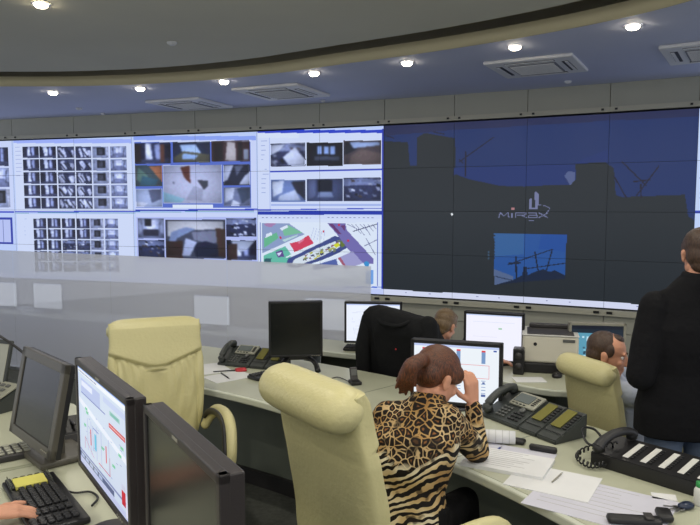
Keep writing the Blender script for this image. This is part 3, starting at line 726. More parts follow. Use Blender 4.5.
# ================================================================ monitors
m_touch = mat('touch_monitor_plastic', (78, 75, 66), .4)
def monitor(label, kindname, pos, fv, w, h, cz, picture=None, tilt=0, depth=.05, bez=.018, case=None, stand='round', group=None, logo=False, zdesk=None, name='monitor', lowbez=None):
    """pos on the desk; cz = height of the panel's centre above the desk; face looks along fv"""
    case = case or m_dark; lowbez = lowbez or bez
    t = thing(name, label, 'monitor', pos, face_rz(*fv), group)
    M = Matrix.Translation((0, 0, cz)) @ Matrix.Rotation(-tilt, 4, 'X')
    bm = BM(); z0 = lowbez; 
    # frame made of four bars around the panel and a back shell
    for cx, cz_, sx, sz in ((0, h/2-bez/2, w, bez), (0, -h/2+lowbez/2, w, lowbez), (-w/2+bez/2, 0, bez, h), (w/2-bez/2, 0, bez, h)):
        box(bm, (cx, 0, cz_), (sx, .022, sz), M, .003)
    obj('bezel', bm, case, t)
    bm = BM(); box(bm, (0, depth/2+.006, 0), (w-.002, depth-.002, h-.002), M, .004)
    box(bm, (0, depth+.012, -.03), (w*.5, .03, h*.4), M, .012)
    obj('back_shell', bm, case if case is not m_touch else m_dark, t)
    sw, sh = w-2*bez, h-bez-lowbez; zc = (lowbez-bez)/2
    if picture is None:
        bm = BM(); box(bm, (0, -.003, zc), (sw, .006, sh), M); obj('screen', bm, m_blackglass, t)
    else:
        me = picture.mesh('screen', lambda u, v: M @ V((-sw/2+sw*u, -.006, zc+sh/2-sh*v))); obj('screen', me, m_mon, t)
    if logo:
        bm = BM(); box(bm, (0, -.0115, h/2-bez/2), (w*.07, .002, bez*.35), M); obj('badge', bm, m_grey, t)
    if stand == 'round':
        bm = BM(); box(bm, (0, depth+.03, cz/2), (.06, .025, cz), bev=.006); obj('neck', bm, case, t)
        bm = BM(); loft(bm, [circ((0, depth, z), (0, 0, 1), r, 32, r*.75, (1, 0, 0)) for r, z in ((.13, .001), (.13, .008), (.11, .016), (.03, .02))]); obj('stand_base', bm, case, t, True)
    elif stand == 'box':
        bm = BM(); box(bm, (0, depth+.03, cz/2), (.12, .04, cz), bev=.01); obj('neck', bm, case, t)
        bm = BM(); box(bm, (0, depth+.03, .0125), (.26, .2, .025), bev=.008); obj('stand_base', bm, case, t)
    elif stand == 'arm':
        bm = BM(); box(bm, (0, depth+.02, cz-h*.35), (.12, .03, .12), M@Matrix.Translation((0, 0, -cz)) if 0 else None, .006)
        box(bm, (0, depth+.02, cz-h/2-.01), (.17, .05, .05), None, .008); obj('neck', bm, case, t)
        for sx in (-.09, .13):
            bm = BM(); tube(bm, smoothpath([(sx*.4, depth+.02, cz-h/2), (sx, depth-.03, .06), (sx*1.15, depth-.10, .012)], 5), .014, 8, .02); obj('stand_foot', bm, case, t, True)
    # buttons
    bm = BM()
    for k in range(4): box(bm, (w*.3+k*.016, -.012, -h/2+lowbez/2), (.008, .003, .004), M)
    obj('button_row', bm, m_grey, t)
    return t
# plant diagram
hm = Canvas(300, 190, (206, 214, 238))
hm.rect(0, 0, 300, 12, (236, 240, 250)); hm.rect(0, 0, 300, 4, (120, 150, 220))
for k in range(14): hm.rect(6+k*9, 7, 12+k*9, 10, (120, 126, 160))
hm.rect(20, 20, 150, 48, (176, 192, 228)); hm.rect(24, 24, 100, 34, (222, 228, 246)); hm.line(20, 48, 180, 48, (90, 110, 180), 1.2)
hm.rect(170, 18, 290, 28, (190, 202, 234)); hm.rect(206, 34, 262, 42, (150, 200, 190)); hm.rect(212, 36, 256, 40, (110, 180, 170))
hm.rect(200, 56, 288, 64, (206, 60, 70)); hm.line(204, 60, 284, 60, (240, 190, 190), 1.2)
hm.poly([(0, 60), (300, 90), (300, 100), (0, 70)], (232, 236, 250))
for x, y in ((46, 70), (52, 76), (34, 104), (250, 92), (262, 76), (214, 122), (150, 112)): hm.rect(x, y, x+16, y+5, (110, 200, 150))
for x in (60, 84, 120, 150, 196): hm.line(x, 88, x, 150, (150, 160, 196), 1.2); 
for x, c in ((78, (210, 70, 90)), (106, (90, 190, 220)), (112, (90, 190, 220)), (176, (210, 70, 90))): hm.rect(x, 104, x+6, 134, c)
hm.line(40, 130, 100, 152, (200, 90, 110), 1.4); hm.line(130, 150, 200, 150, (200, 90, 110), 1.4); hm.line(40, 152, 40, 128, (200, 90, 110), 1.4); hm.line(200, 150, 200, 118, (200, 90, 110), 1.4)
hm.line(96, 96, 134, 96, (110, 130, 200), 1.2); hm.line(96, 96, 96, 140, (110, 130, 200), 1.2)
for k in range(24): hm.rect(R.uniform(20, 280), R.uniform(60, 150), R.uniform(20, 30), 0, (0, 0, 0)) if 0 else hm.line(*(lambda x, y: (x, y, x+9, y))(R.uniform(20, 270), R.uniform(66, 158)), (130, 140, 180), 1)
hm.rect(0, 162, 300, 166, (130, 140, 186)); hm.rect(0, 168, 220, 178, (92, 100, 140)); hm.rect(0, 179, 300, 190, (190, 200, 232)); hm.rect(262, 148, 282, 172, (196, 40, 60)); hm.rect(262, 138, 282, 146, (200, 205, 225)); hm.rect(284, 150, 296, 186, (220, 226, 244))
for k in range(5): hm.rect(8+k*30, 170, 30+k*30, 176, (180, 190, 224))
wm = Canvas(220, 150, (238, 240, 250))
wm.rect(0, 0, 220, 6, (190, 205, 240)); wm.rect(206, 8, 214, 12, (60, 90, 170))
for x in (22, 62, 112, 176): wm.rect(x, 12, x+10, 44, (122, 150, 200)); wm.rect(x, 10, x+10, 14, (224, 50, 60))
for k in range(10): wm.line(134+(k % 3)*12, 14, 134+(k % 3)*12, 44, (200, 208, 230), .8)
for y0, y1 in ((48, 49), (82, 83)): wm.rect(96, y0, 196, y1, (220, 80, 96))
wm.rect(96, 48, 97, 83, (220, 80, 96)); wm.rect(195, 48, 196, 83, (220, 80, 96))
for x in (30, 70, 112, 176):
    for k in range(6): wm.rect(x, 88+k*8, x+11, 90+k*8, (120, 150, 200) if k % 2 else (150, 170, 210))
    wm.rect(x, 124, x+11, 130, (70, 96, 160)); wm.rect(x+3, 92, x+9, 96, (70, 96, 160))
lm = Canvas(160, 120, (236, 240, 252)); lm.rect(0, 0, 160, 4, (190, 205, 240))
for k in range(26): x, y = R.uniform(12, 120), R.uniform(14, 100); lm.line(x, y, x+R.uniform(5, 22), y, (196, 204, 226), .9)
for k in range(10): x, y = R.uniform(14, 130), R.uniform(20, 90); lm.line(x, y, x, y+R.uniform(6, 16), (204, 210, 230), .9)
rm = Canvas(160, 120, (240, 243, 252)); rm.rect(0, 0, 160, 3, (200, 212, 240)); rm.rect(94, 34, 104, 38, (160, 205, 170)); rm.line(20, 60, 90, 60, (220, 226, 240)); rm.line(20, 20, 140, 20, (214, 220, 240))
dm = Canvas(120, 90, (24, 40, 52)); dm.rect(0, 0, 120, 8, (18, 26, 36)); dm.rect(14, 16, 74, 74, (90, 150, 180))
for k in range(60): x, y = R.uniform(24, 68), R.uniform(22, 70); dm.rect(x, y, x+5, y+4, R.choice([(190, 225, 235), (40, 70, 90), (130, 190, 210), (60, 90, 110)]))
dm.rect(44, 30, 48, 70, (24, 44, 56)); dm.rect(36, 24, 60, 28, (200, 230, 240)); dm.rect(26, 70, 74, 74, (180, 215, 230))
face2 = (-.82, -.57)
def ldesk(s, n): p = lp(s, n); return V((p.x, p.y, ZL))
def mpx(P, Q, zt, z0, w=None):
    A_, B_ = on(*P, zt), on(*Q, zt); d = (B_-A_); L = d.length; d /= L; m_ = (A_+B_)/2; m_.z = z0
    return m_, (d.y, -d.x), L
q1 = mpx((78, 357), (131, 399), 1.416, ZL)
monitor('large monitor at lower left showing a pale blue plant diagram', '', q1[0], q1[1], q1[2], .352, 1.24-ZL, hm, depth=.035, bez=.02, case=m_bez, logo=True)
q1 = mpx((147, 403), (225, 475), 1.416, ZL)
monitor('large switched-off monitor at bottom, nearest the camera', '', q1[0], q1[1], q1[2], .352, 1.24-ZL, None, depth=.035, bez=.02, case=m_bez, logo=True)
q1 = mpx((17, 345), (59, 364), 1.334, ZL)
monitor('grey-framed touch monitor at left edge with its screen off', '', q1[0], q1[1], q1[2], .345, 1.155-ZL, None, tilt=.2, depth=.025, bez=.036, case=m_touch, stand='box')
p = on(296, 372, ZD); monitor('black switched-off monitor on the control desk beside the left phone', '', V((p.x, p.y, ZD)), (.12, -1), .37, .385, .30, None, depth=.05, bez=.015, case=m_dark, stand='arm')
monitor("monitor with grey bars and a red box in front of the woman's head", '', V((.595, 3.76, ZD)), (-.30, -.95), .515, .365, .205, wm, depth=.055, bez=.02, case=m_dark)
monitor('lit white monitor left of the hung jacket on the rear desk', '', V((.18, 5.25, ZD)), (-.12, -1), .45, .325, .235, lm, depth=.05, bez=.017)
monitor('lit white monitor at the middle of the rear desk beside the black speaker', '', V((1.035, 4.84, ZD)), (-.35, -.94), .43, .36, .20, rm, depth=.05, bez=.018)
monitor('silver-framed monitor with a dark picture behind the head of the man in the pale shirt', '', V((1.715, 4.66, ZD)), (-.15, -1), .38, .33, .17, dm, depth=.05, bez=.018, case=m_grey)
# ================================================================ phones
def handset(parent, M, m, L=.2):
    bm = BM(); pts = smoothpath([(0, -L/2, .0), (0, -L*.35, .022), (0, 0, .034), (0, L*.35, .022), (0, L/2, .0)], 5)
    tube(bm, [M@p for p in pts], .018, 12, .023, None, lambda u: 1.0+.35*abs(2*u-1)**3)
    for y in (-L/2+.005, L/2-.005): merge_c = [M@V(a) for a in ((0, y, -.018), (0, y, .012))]; cyl(bm, merge_c[0], merge_c[1], .024, .026)
    return obj('handset', bm, m, parent, True)
def ipphone(label, pos, fv, mods=2):
    """desk phone; its keys face along fv"""
    t = thing('desk_phone', label, 'telephone', pos, face_rz(*fv), 'desk phones with key modules')
    sl = math.radians(25); M = Matrix.Translation((0, 0, .012)) @ Matrix.Rotation(sl, 4, 'X')
    def wedge(x0, x1, name, par, D=.2):
        bm = BM(); h0, h1 = .018, .018+D*math.tan(sl); c = D*math.cos(0)
        prof = [(-D/2, 0), (D/2, 0), (D/2, h1), (-D/2, h0)]
        a = [bm.verts.new((x0, y, z)) for y, z in prof]; b = [bm.verts.new((x1, y, z)) for y, z in prof]
        for i in range(4): j = (i+1) % 4; bm.faces.new((a[i], a[j], b[j], b[i]))
        bm.faces.new(a); bm.faces.new(b[::-1]); bmesh.ops.bevel(bm, geom=bm.edges[:], offset=.004, segments=2, affect='EDGES')
        return obj(name, bm, m_phone, par)
    wedge(-.14, .115, 'base', t)
    S = Matrix.Translation((0, -.1, .0195)) @ Matrix.Rotation(sl, 4, 'X')     # x, y along slope from front edge, z above
    handset(t, S @ Matrix.Translation((-.108, .115, .024)), m_phone, .19)
    bm = BM(); box(bm, (.025, .168, .006), (.165, .1, .014), S, .006); dp = obj('display_panel', bm, m_silver, t)
    bm = BM(); box(bm, (.008, .172, .0145), (.105, .06, .003), S); obj('display', bm, m_lcd2, dp)
    bm = BM()
    for k in range(5): box(bm, (.083, .145+k*.012, .0145), (.02, .006, .004), S, .001)
    for k in range(4): box(bm, (-.03+k*.024, .127, .0145), (.014, .006, .004), S, .001)
    obj('soft_keys', bm, m_key, dp)
    bm = BM()
    for i in range(3):
        for j in range(4): box(bm, (-.055+i*.022, .03+j*.021, .003), (.016, .012, .008), S, .002)
    obj('number_keys', bm, m_keyg, t)
    bm = BM()
    for i in range(3):
        for j in range(3): box(bm, (.03+i*.024, .03+j*.022, .003), (.018, .010, .008), S, .002)
    bm2 = BM(); obj('feature_keys', bm, m_key, t); bm2.free()
    bm = BM(); lathe(bm, [(.016, 0), (.016, .01), (.01, .013), (.001, .014)]); bmesh.ops.transform(bm, matrix=S@Matrix.Translation((.055, .1, 0)), verts=bm.verts); obj('navigation_key', bm, m_keyg, t, True)
    for k in range(mods):
        x0 = .119+k*.118
        w_ = wedge(x0, x0+.114, 'key_module', t)
        bm = BM(); box(bm, (x0+.045, .14, .004), (.058, .125, .006), S, .002); obj('display', bm, m_lcd, w_)
        bm = BM()
        for j in range(7): box(bm, (x0+.093, .085+j*.018, .004), (.022, .010, .006), S, .002)
        box(bm, (x0+.057, .045, .002), (.10, .002, .003), S); obj('line_keys', bm, m_key, w_)
    return t
def deskpos(px, py, z=ZD): return on(px, py, z)
ipphone('desk phone with two key modules on the control desk, left of the black monitor', V((-.79, 4.86, ZD)), (-.35, -.94))
_p = ipphone("desk phone with two key modules right of the woman, in front of the chair", V((.89, 3.56, ZD)), (-.86, -.51))
_p.scale = (1.07, 1.12, 1.07)
# wide intercom
t = thing('intercom_console', 'wide black intercom console with white label strips in front of the standing man', 'telephone', V((1.335, 2.80, ZD)), face_rz(-.76, -.65))
bm = BM(); prof = [(-.11, 0), (.13, 0), (.13, .078), (.10, .09), (-.11, .06)]
def extr(bm, prof, x0, x1, bev=.004):
    a = [bm.verts.new((x0, y, z)) for y, z in prof]; b = [bm.verts.new((x1, y, z)) for y, z in prof]; n = len(prof)
    for i in range(n): j = (i+1) % n; bm.faces.new((a[i], a[j], b[j], b[i]))
    bm.faces.new(a); bm.faces.new(b[::-1]); bmesh.ops.bevel(bm, geom=bm.edges[:], offset=bev, segments=2, affect='EDGES')
extr(bm, prof, -.28, .34); obj('body', bm, m_dark, t)
sl = math.atan2(.03, .21); S = Matrix.Translation((0, -.11, .061)) @ Matrix.Rotation(sl, 4, 'X')
for k in range(6):
    x = -.135+k*.078
    bm = BM(); box(bm, (x, .105, .002), (.026, .15, .003), S, .001); ls = obj('label_strip', bm, m_white if k < 4 else m_keyg if k == 5 else m_white, t)
    bm = BM()
    for j in range(8): box(bm, (x+.026, .042+j*.018, .003), (.014, .009, .006), S, .0015)
    obj('button_column', bm, m_key, t)
handset(t, S @ Matrix.Translation((-.215, .10, .03)) @ Matrix.Rotation(-.25, 4, 'Z'), m_dark, .21)
bm = BM(); pts = []
for k in range(140):
    u = k/139; a = u*2*math.pi*17; c = smoothpath([(-.21, -.02, .09), (-.32, -.04, .05), (-.34, -.12, .025), (-.25, -.17, .02), (-.20, -.13, .03)], 12)
    i = min(int(u*(len(c)-1)), len(c)-2); b_ = c[i].lerp(c[i+1], u*(len(c)-1)-i); pts.append(b_+V((.0, math.cos(a)*.011, math.sin(a)*.011)))
tube(bm, pts, .004, 6); obj('coiled_cord', bm, m_dark, t, True)
bm = BM(); tube(bm, smoothpath([(-.28, .02, .04), (-.36, .0, .05), (-.42, .06, .09), (-.40, .14, .07), (-.33, .12, .02)], 8), .006, 8); obj('cable', bm, m_dark, t, True)
# ================================================================ small things
def keyboard(label, pos, fv, L=.45, Wd=.16, dz=0):
    t = thing('keyboard', label, 'keyboard', pos, face_rz(*fv))
    bm = BM(); box(bm, (0, 0, .012), (L, Wd, .02), bev=.006); obj('body', bm, m_dark, t)
    bm = BM(); 
    for j in range(6):
        n_ = int(L/.0195)-1
        for i in range(n_):
            if abs(i-n_*.68) < .6 or abs(i-n_*.82) < .6: continue
            if j == 0 and 4 < i < 9: continue
            box(bm, (-L/2+.014+i*.0195, -Wd/2+.018+j*.0235, .026), (.0165, .0185, .010), None, .003, 1)
    obj('keys', bm, m_key, t); return t
p = on(44, 505, ZL); keyboard('black keyboard on the near console desk at lower left', V((p.x, p.y, ZL)), (-.80, -.60), .46, .17)
p = on(262, 378, ZD); t = keyboard('small black keypad between the papers and the black monitor', V((p.x, p.y, ZD)), (-.7, -.7), .12, .16)
p = on(362, 343, ZD); keyboard('black keyboard in front of the lit monitor left of the jacket', V((.08, 5.12+.07, ZD)) if 0 else V((.16, 5.13, ZD+.0)), (-.1, -1), .3, .1) if 0 else None
def sheets(name, label, cat, pos, rz, w, h, th=.003, m=None, lines=0, grp=None, skew=0):
    t = thing(name, label, cat, pos, rz, grp)
    bm = BM(); box(bm, (0, 0, th/2), (w, h, th)); obj('sheet', bm, m or m_paper, t)
    if lines:
        bm = BM()
        for k in range(lines):
            y = h*.42-k*h*.84/lines; x1 = w*random.uniform(.5, .82); box(bm, (-w*.42+x1/2, y, th+.0004), (x1, .003, .0006))
        obj('print_lines', bm, m_print, t)
    return t
def od(px, py, z=ZD): p = on(px, py, z); return V((p.x, p.y, z))
sheets('paper_sheet', 'white paper sheet next to the left chair on the control desk', 'paper', od(210, 369), .5, .24, .30)
sheets('paper_sheet', 'white paper sheet with a pen on it, below the left phone', 'paper', od(229, 377), -.9, .21, .29, lines=0)
def pen(label, a, b, m, r=.004, z=.004):
    t = thing('pen', label, 'pen', a); d = V(b)-V(a)
    bm = BM(); cyl(bm, V((0, 0, z+r)), V((0, 0, z+r))+d*.85, r); obj('barrel', bm, m, t, True)
    bm = BM(); cyl(bm, V((0, 0, z+r))+d*.85, V((0, 0, z+r))+d, r*.8, r*.2); obj('tip', bm, m_steel, t, True)
pen('dark pen lying on the white sheet below the left phone', od(221, 374), od(230, 380), m_dark)
t = thing('scissors', 'scissors with red handles and black blades near the left phone', 'scissors', od(238, 371), .25)
for s in (-1, 1):
    bm = BM(); tube(bm, [V((0.02+.035*math.cos(a), s*.022+.016*math.sin(a), .008)) for a in [i*2*math.pi/16 for i in range(17)]], .006, 8); obj('handle', bm, m_red, t, True)
    bm = BM(); box(bm, (-.09, s*.004, .006+s*.002), (.16, .012, .003), Matrix.Rotation(s*.05, 4, 'Z'), .001); obj('blade', bm, m_dark, t)
t = thing('mobile_phone', 'small black phone standing in a cradle right of the black monitor', 'phone', od(355, 384), face_rz(.3, -1))
bm = BM(); box(bm, (0, 0, .012), (.07, .09, .024), bev=.008); obj('cradle', bm, m_dark, t)
bm = BM(); box(bm, (0, .01, .055), (.05, .022, .11), Matrix.Rotation(-.35, 4, 'X'), .008); ph = obj('body', bm, m_dark2, t)
bm = BM(); box(bm, (0, -.002, .075), (.036, .003, .04), Matrix.Rotation(-.35, 4, 'X')); obj('display', bm, m_keyg, ph)
bm = BM(); tube(bm, smoothpath([od(312, 372)+V((0, 0, .006)), od(325, 380)+V((0, 0, .006)), od(338, 378)+V((0, 0, .006)), od(350, 383)+V((0, 0, .006))], 6), .003, 6); tag(obj('cable', bm, m_dark, None, True), 'thin dark cable between the black monitor and the cradle phone', 'cable')
# near the intercom
sheets('folder', 'open white ring folder under the woman\'s elbow', 'folder', od(508, 464), -.50, .36, .24, .016, m_paper, 9)
sheets('plastic_sleeve', 'clear plastic sleeve with white paper and a pen mark in the middle of the desk', 'paper', od(553, 482), -.55, .34, .27, .004, m_paper, 0)
pen('thin grey pen lying on the plastic sleeve', od(552, 484), od(563, 474), m_grey, .003, .006)
sheets('paper_sheet', 'large lavender drawing sheet at the bottom of the desk', 'paper', od(600, 503), -.62, .50, .36, .002, m_paper2, 8)
sheets('paper_sheet', 'lavender sheet under the plastic sleeve reaching the folder', 'paper', od(520, 452), -.5, .32, .10, .002, m_paper2)
sheets('note_sheet', 'small white note in front of the intercom console', 'paper', od(664, 497), -.3, .09, .06, .002)
t = thing('paper_roll', 'roll of white printed paper behind the folder, under the phone', 'paper roll', od(494, 443), math.radians(-12))
bm = BM(); cyl(bm, (-.1, 0, .033), (.1, 0, .033), .032, n=28); obj('roll', bm, m_paper, t, True)
bm = BM()
for k in range(6): cyl(bm, (-.09+k*.032, 0, .033), (-.088+k*.032, 0, .033), .0325, n=28)
obj('print_lines', bm, mat('faint_print', (176, 176, 172), .8), t, True)
bm = BM(); box(bm, (0, 0, .016), (.13, .028, .032), None, .012); tag(obj('stapler', bm, m_dark, None, True, od(543, 452), (0, 0, -.5)), 'black stapler lying between the phone and the plastic sleeve', 'stapler')
bm = BM(); box(bm, (0, 0, .012), (.09, .05, .024), None, .01); tag(obj('mouse', bm, m_dark, None, True, od(516, 443), (0, 0, -.5)), 'small black mouse between the paper roll and the key modules', 'mouse')
pen('blue pen lying between the woman\'s sleeve and the paper roll', od(488, 458), od(502, 448), mat('blue_plastic', (30, 60, 150), .4))
# keys, flip phone, bottle
t = thing('mobile_phone', 'black clamshell phone at the bottom edge in front of the intercom', 'phone', od(664, 520), -.25)
bm = BM(); box(bm, (.0, 0, .02), (.055, .085, .03), Matrix.Translation((0, 0, 0)), .012); obj('body', bm, m_dark, t, True)
t = thing('holster', 'long black leather holster at the bottom edge left of the clamshell phone', 'holster', od(634, 524), -.15)
bm = BM(); box(bm, (0, 0, .016), (.19, .05, .028), None, .012); obj('case', bm, m_dark, t, True)
bm = BM(); box(bm, (.05, 0, .033), (.03, .052, .006), None, .002); obj('clasp', bm, m_dark2, t)
t = thing('key_bunch', 'bunch of keys on a dark blue fob right of the white note', 'keys', od(686, 509), .3)
bm = BM(); loft(bm, [circ((0, 0, z), (0, 0, 1), r, 18, r*.6) for r, z in ((.02, .002), (.035, .008), (.035, .018), (.02, .026))]); obj('fob', bm, mat('blue_fob', (20, 34, 60), .3), t, True)
for k, a in enumerate((2.6, 3.1, 3.5)):
    bm = BM(); box(bm, (.055, 0, .005+.003*k), (.05, .008, .002), Matrix.Rotation(a, 4, 'Z')); cyl(bm, Matrix.Rotation(a, 4, 'Z')@V((.035, 0, .003+.003*k)), Matrix.Rotation(a, 4, 'Z')@V((.035, 0, .006+.003*k)), .012); obj('key', bm, m_steel, t)
t = thing('bottle', 'small clear bottle with a green cap at the right edge', 'bottle', od(699, 505), 0)
bm = BM(); lathe(bm, [(.018, 0), (.02, .004), (.02, .06), (.016, .068), (.012, .072)]); obj('body', bm, m_white, t, True)
bm = BM(); lathe(bm, [(.013, .072), (.014, .074), (.014, .092), (.001, .094)]); obj('cap', bm, mat('green_cap', (40, 140, 70), .4), t, True)
# rear desk things
t = thing('printer', 'cream laser printer with dark output tray on the rear desk', 'printer', V((1.41, 4.74, ZD)), face_rz(-.25, -.97))
m_pr = mat('printer_cream', (206, 202, 186), .5)
bm = BM(); box(bm, (0, 0, .165), (.37, .34, .19), None, .015); obj('body', bm, m_pr, t)
bm = BM(); box(bm, (0, 0, .035), (.36, .36, .07), None, .008); obj('paper_tray', bm, m_dark, t)
bm = BM(); box(bm, (0, -.03, .266), (.31, .27, .012), Matrix.Translation((0, 0, 0)), .004); box(bm, (0, .1, .285), (.28, .05, .03), None, .008); obj('output_tray', bm, m_dark2, t)
bm = BM(); box(bm, (0, -.01, .262), (.375, .33, .008), None, .003); obj('top_frame', bm, m_white, t)
bm = BM(); cyl(bm, (-.10, -.171, .20), (-.10, -.174, .20), .012); obj('badge', bm, m_dark, t); bm = BM(); box(bm, (.12, -.172, .23), (.08, .006, .02), None, .002); obj('control_panel', bm, m_keyg, t)
def speaker(label, pos, fv, s=1):
    t = thing('speaker', label, 'speaker', pos, face_rz(*fv))
    bm = BM(); box(bm, (0, 0, .09*s), (.075*s, .09*s, .18*s), None, .01); obj('cabinet', bm, m_dark, t)
    for z in (.06, .13): bm = BM(); cyl(bm, (0, -.045*s, z*s), (0, -.049*s, z*s), .024*s); obj('driver', bm, m_dark2, t, True)
    return t
speaker('black desktop speaker between the middle lit monitor and the printer', V((1.155, 4.58, ZD)), (-.3, -.95))
sheets('paper_sheet', 'white sheet lying on the rear desk in front of the black speaker', 'paper', od(529, 380), .0, .20, .13, .004, m_paper)
t = thing('mouse', 'black mouse on the rear desk in front of the printer', 'mouse', od(557, 377), -.5)
bm = BM(); loft(bm, [circ((0, 0, z), (0, 0, 1), r, 20, r*1.5) for r, z in ((.03, .0), (.034, .01), (.028, .024), (.012, .033))]); obj('shell', bm, m_dark, t, True)
bm = BM(); box(bm, (0, -.025, .029), (.004, .02, .008), None, .001); obj('wheel', bm, m_keyg, t)
sheets('paper_sheet', 'white sheet on the rear desk between the two men at right', 'paper', od(626, 388), .1, .2, .26, .003, m_paper)
t = thing('desk_phone', 'dark phone on the rear desk beyond the face of the man in the pale shirt', 'telephone', od(618, 374), face_rz(-.5, -.8))
bm = BM(); extr(bm, [(-.09, 0), (.09, 0), (.09, .07), (-.09, .02)], -.1, .1); obj('base', bm, m_phone, t)
handset(t, Matrix.Translation((-.06, 0, .07))@Matrix.Rotation(.25, 4, 'X'), m_dark, .19)
keyboard('black keyboard under the lit monitor left of the jacket', V((.10, 5.32, ZD)), (-.2, -1), .30, .1)
t = thing('desk_phone', 'silver-keyed phone partly hidden by the back of the head at the rear desk', 'telephone', V((.93, 5.05, ZD)), face_rz(-.5, -.9))
bm = BM(); extr(bm, [(-.09, 0), (.09, 0), (.09, .16), (-.09, .06)], -.1, .1); obj('base', bm, m_phone, t)
bm = BM(); box(bm, (0, 0, 0), (.14, .12, .01), Matrix.Translation((0, 0, .118))@Matrix.Rotation(.5, 4, 'X'), .003); obj('display_panel', bm, m_silver, t)
# left desk things
t = thing('note_tray', 'clear acrylic tray holding a pad of yellow notes beside the keyboard', 'tray', V(on(30, 489, ZL)), math.atan2(nn.y, nn.x))
m_acr = mat('acrylic', (170, 175, 160), .1); m_acr.node_tree.nodes['Principled BSDF'].inputs['Transmission Weight'].default_value = .8
bm = BM(); box(bm, (0, 0, .003), (.13, .10, .004)); 
for s in (-1, 1): box(bm, (s*.064, 0, .022), (.003, .10, .04)); 
obj('tray', bm, m_acr, t)
bm = BM(); box(bm, (0, 0, .019), (.10, .085, .028)); tag(obj('note_pad', bm, m_yellow, None, False, on(30, 489, ZL)+V((0, 0, .0)), (0, 0, math.atan2(nn.y, nn.x))), 'yellow sticky notes pad sitting in the clear tray', 'note pad')
def ridgebox(label, pos, rz):
    t = thing('desktop_speaker', label, 'speaker', pos, rz)
    bm = BM(); extr(bm, [(-.11, 0), (.11, 0), (.10, .055), (.03, .085), (-.09, .045)], -.12, .12, .008); obj('body', bm, m_dark, t)
    bm = BM()
    for k in range(6): box(bm, (-.09+k*.035, -.02, .073), (.012, .11, .012), Matrix.Rotation(.32, 4, 'X') if 0 else None, .004)
    obj('ridge', bm, m_dark2, t); return t
ridgebox('black ridged box behind the touch monitor at left', on(76, 436, ZL), math.atan2(nn.y, nn.x))
t = thing('desk_phone', 'dark phone with grey keys at the left edge behind the touch monitor', 'telephone', on(-8, 408, ZL), face_rz(-.5, -.85))
bm = BM(); extr(bm, [(-.11, 0), (.11, 0), (.11, .12), (-.11, .03)], -.13, .13); obj('base', bm, m_phone, t)
bm = BM(); box(bm, (.02, 0, 0), (.2, .15, .012), Matrix.Translation((0, .0, .085))@Matrix.Rotation(.39, 4, 'X'), .003); obj('key_panel', bm, m_silver, t)
bm = BM()
for i in range(4):
    for j in range(4): box(bm, (-.045+i*.04, -.05+j*.032, .009), (.026, .018, .006), Matrix.Translation((0, 0, .085))@Matrix.Rotation(.39, 4, 'X'), .002)
obj('number_keys', bm, m_keyg, t)
t = thing('desk_phone', 'tilted grey phone display at the left picture edge', 'telephone', on(-6, 405, ZL), face_rz(-.4, -.9))
bm = BM(); box(bm, (0, 0, .015), (.12, .1, .03), None, .005); obj('foot', bm, m_phone, t)
bm = BM(); box(bm, (0, 0, .17), (.11, .02, .30), Matrix.Rotation(-.25, 4, 'X'), .006); obj('body', bm, m_phone, t)
bm = BM(); box(bm, (0, -.011, .20), (.09, .004, .2), Matrix.Rotation(-.25, 4, 'X'), .002); obj('face_plate', bm, m_silver, t)
t = thing('microphone', 'black gooseneck microphone stem curving behind the touch monitor', 'microphone', V((-1.33, 2.95, ZL)), 0)
bm = BM(); lathe(bm, [(.05, 0), (.05, .012), (.02, .02)]); obj('base', bm, m_dark, t, True)
bm = BM(); tube(bm, smoothpath([(0, 0, .01), (.02, .0, .16), (-.02, .0, .24), (-.13, .0, .35), (-.26, .0, .44)], 8), .006, 8); obj('gooseneck', bm, m_dark, t, True)
bm = BM(); tube(bm, [V((-.26, .0, .44)), V((-.31, .0, .46))], .014, 10); obj('capsule', bm, m_dark, t, True)
t = thing('remote_keypad', 'grey keypad lying in front of the touch monitor at left edge', 'keypad', on(4, 457, ZL), .65)
bm = BM(); box(bm, (0, 0, .012), (.2, .14, .024), None, .006); obj('body', bm, m_dark2, t)
bm = BM()
for i in range(6):
    for j in range(4): box(bm, (-.075+i*.03, -.045+j*.03, .027), (.022, .02, .008), None, .003)
obj('keys', bm, m_silver, t)
bm = BM(); tube(bm, smoothpath([on(62, 495, ZL)+V((0, 0, .02)), on(75, 495, ZL)+V((0, 0, .008)), on(90, 494, ZL)+V((0, 0, .008)), on(98, 500, ZL)+V((0, 0, .008)), on(92, 508, ZL)+V((0, 0, .008))], 6), .004, 6); tag(obj('cable', bm, m_dark, None, True), 'thin black cable between the near keyboard and the plant diagram monitor', 'cable')

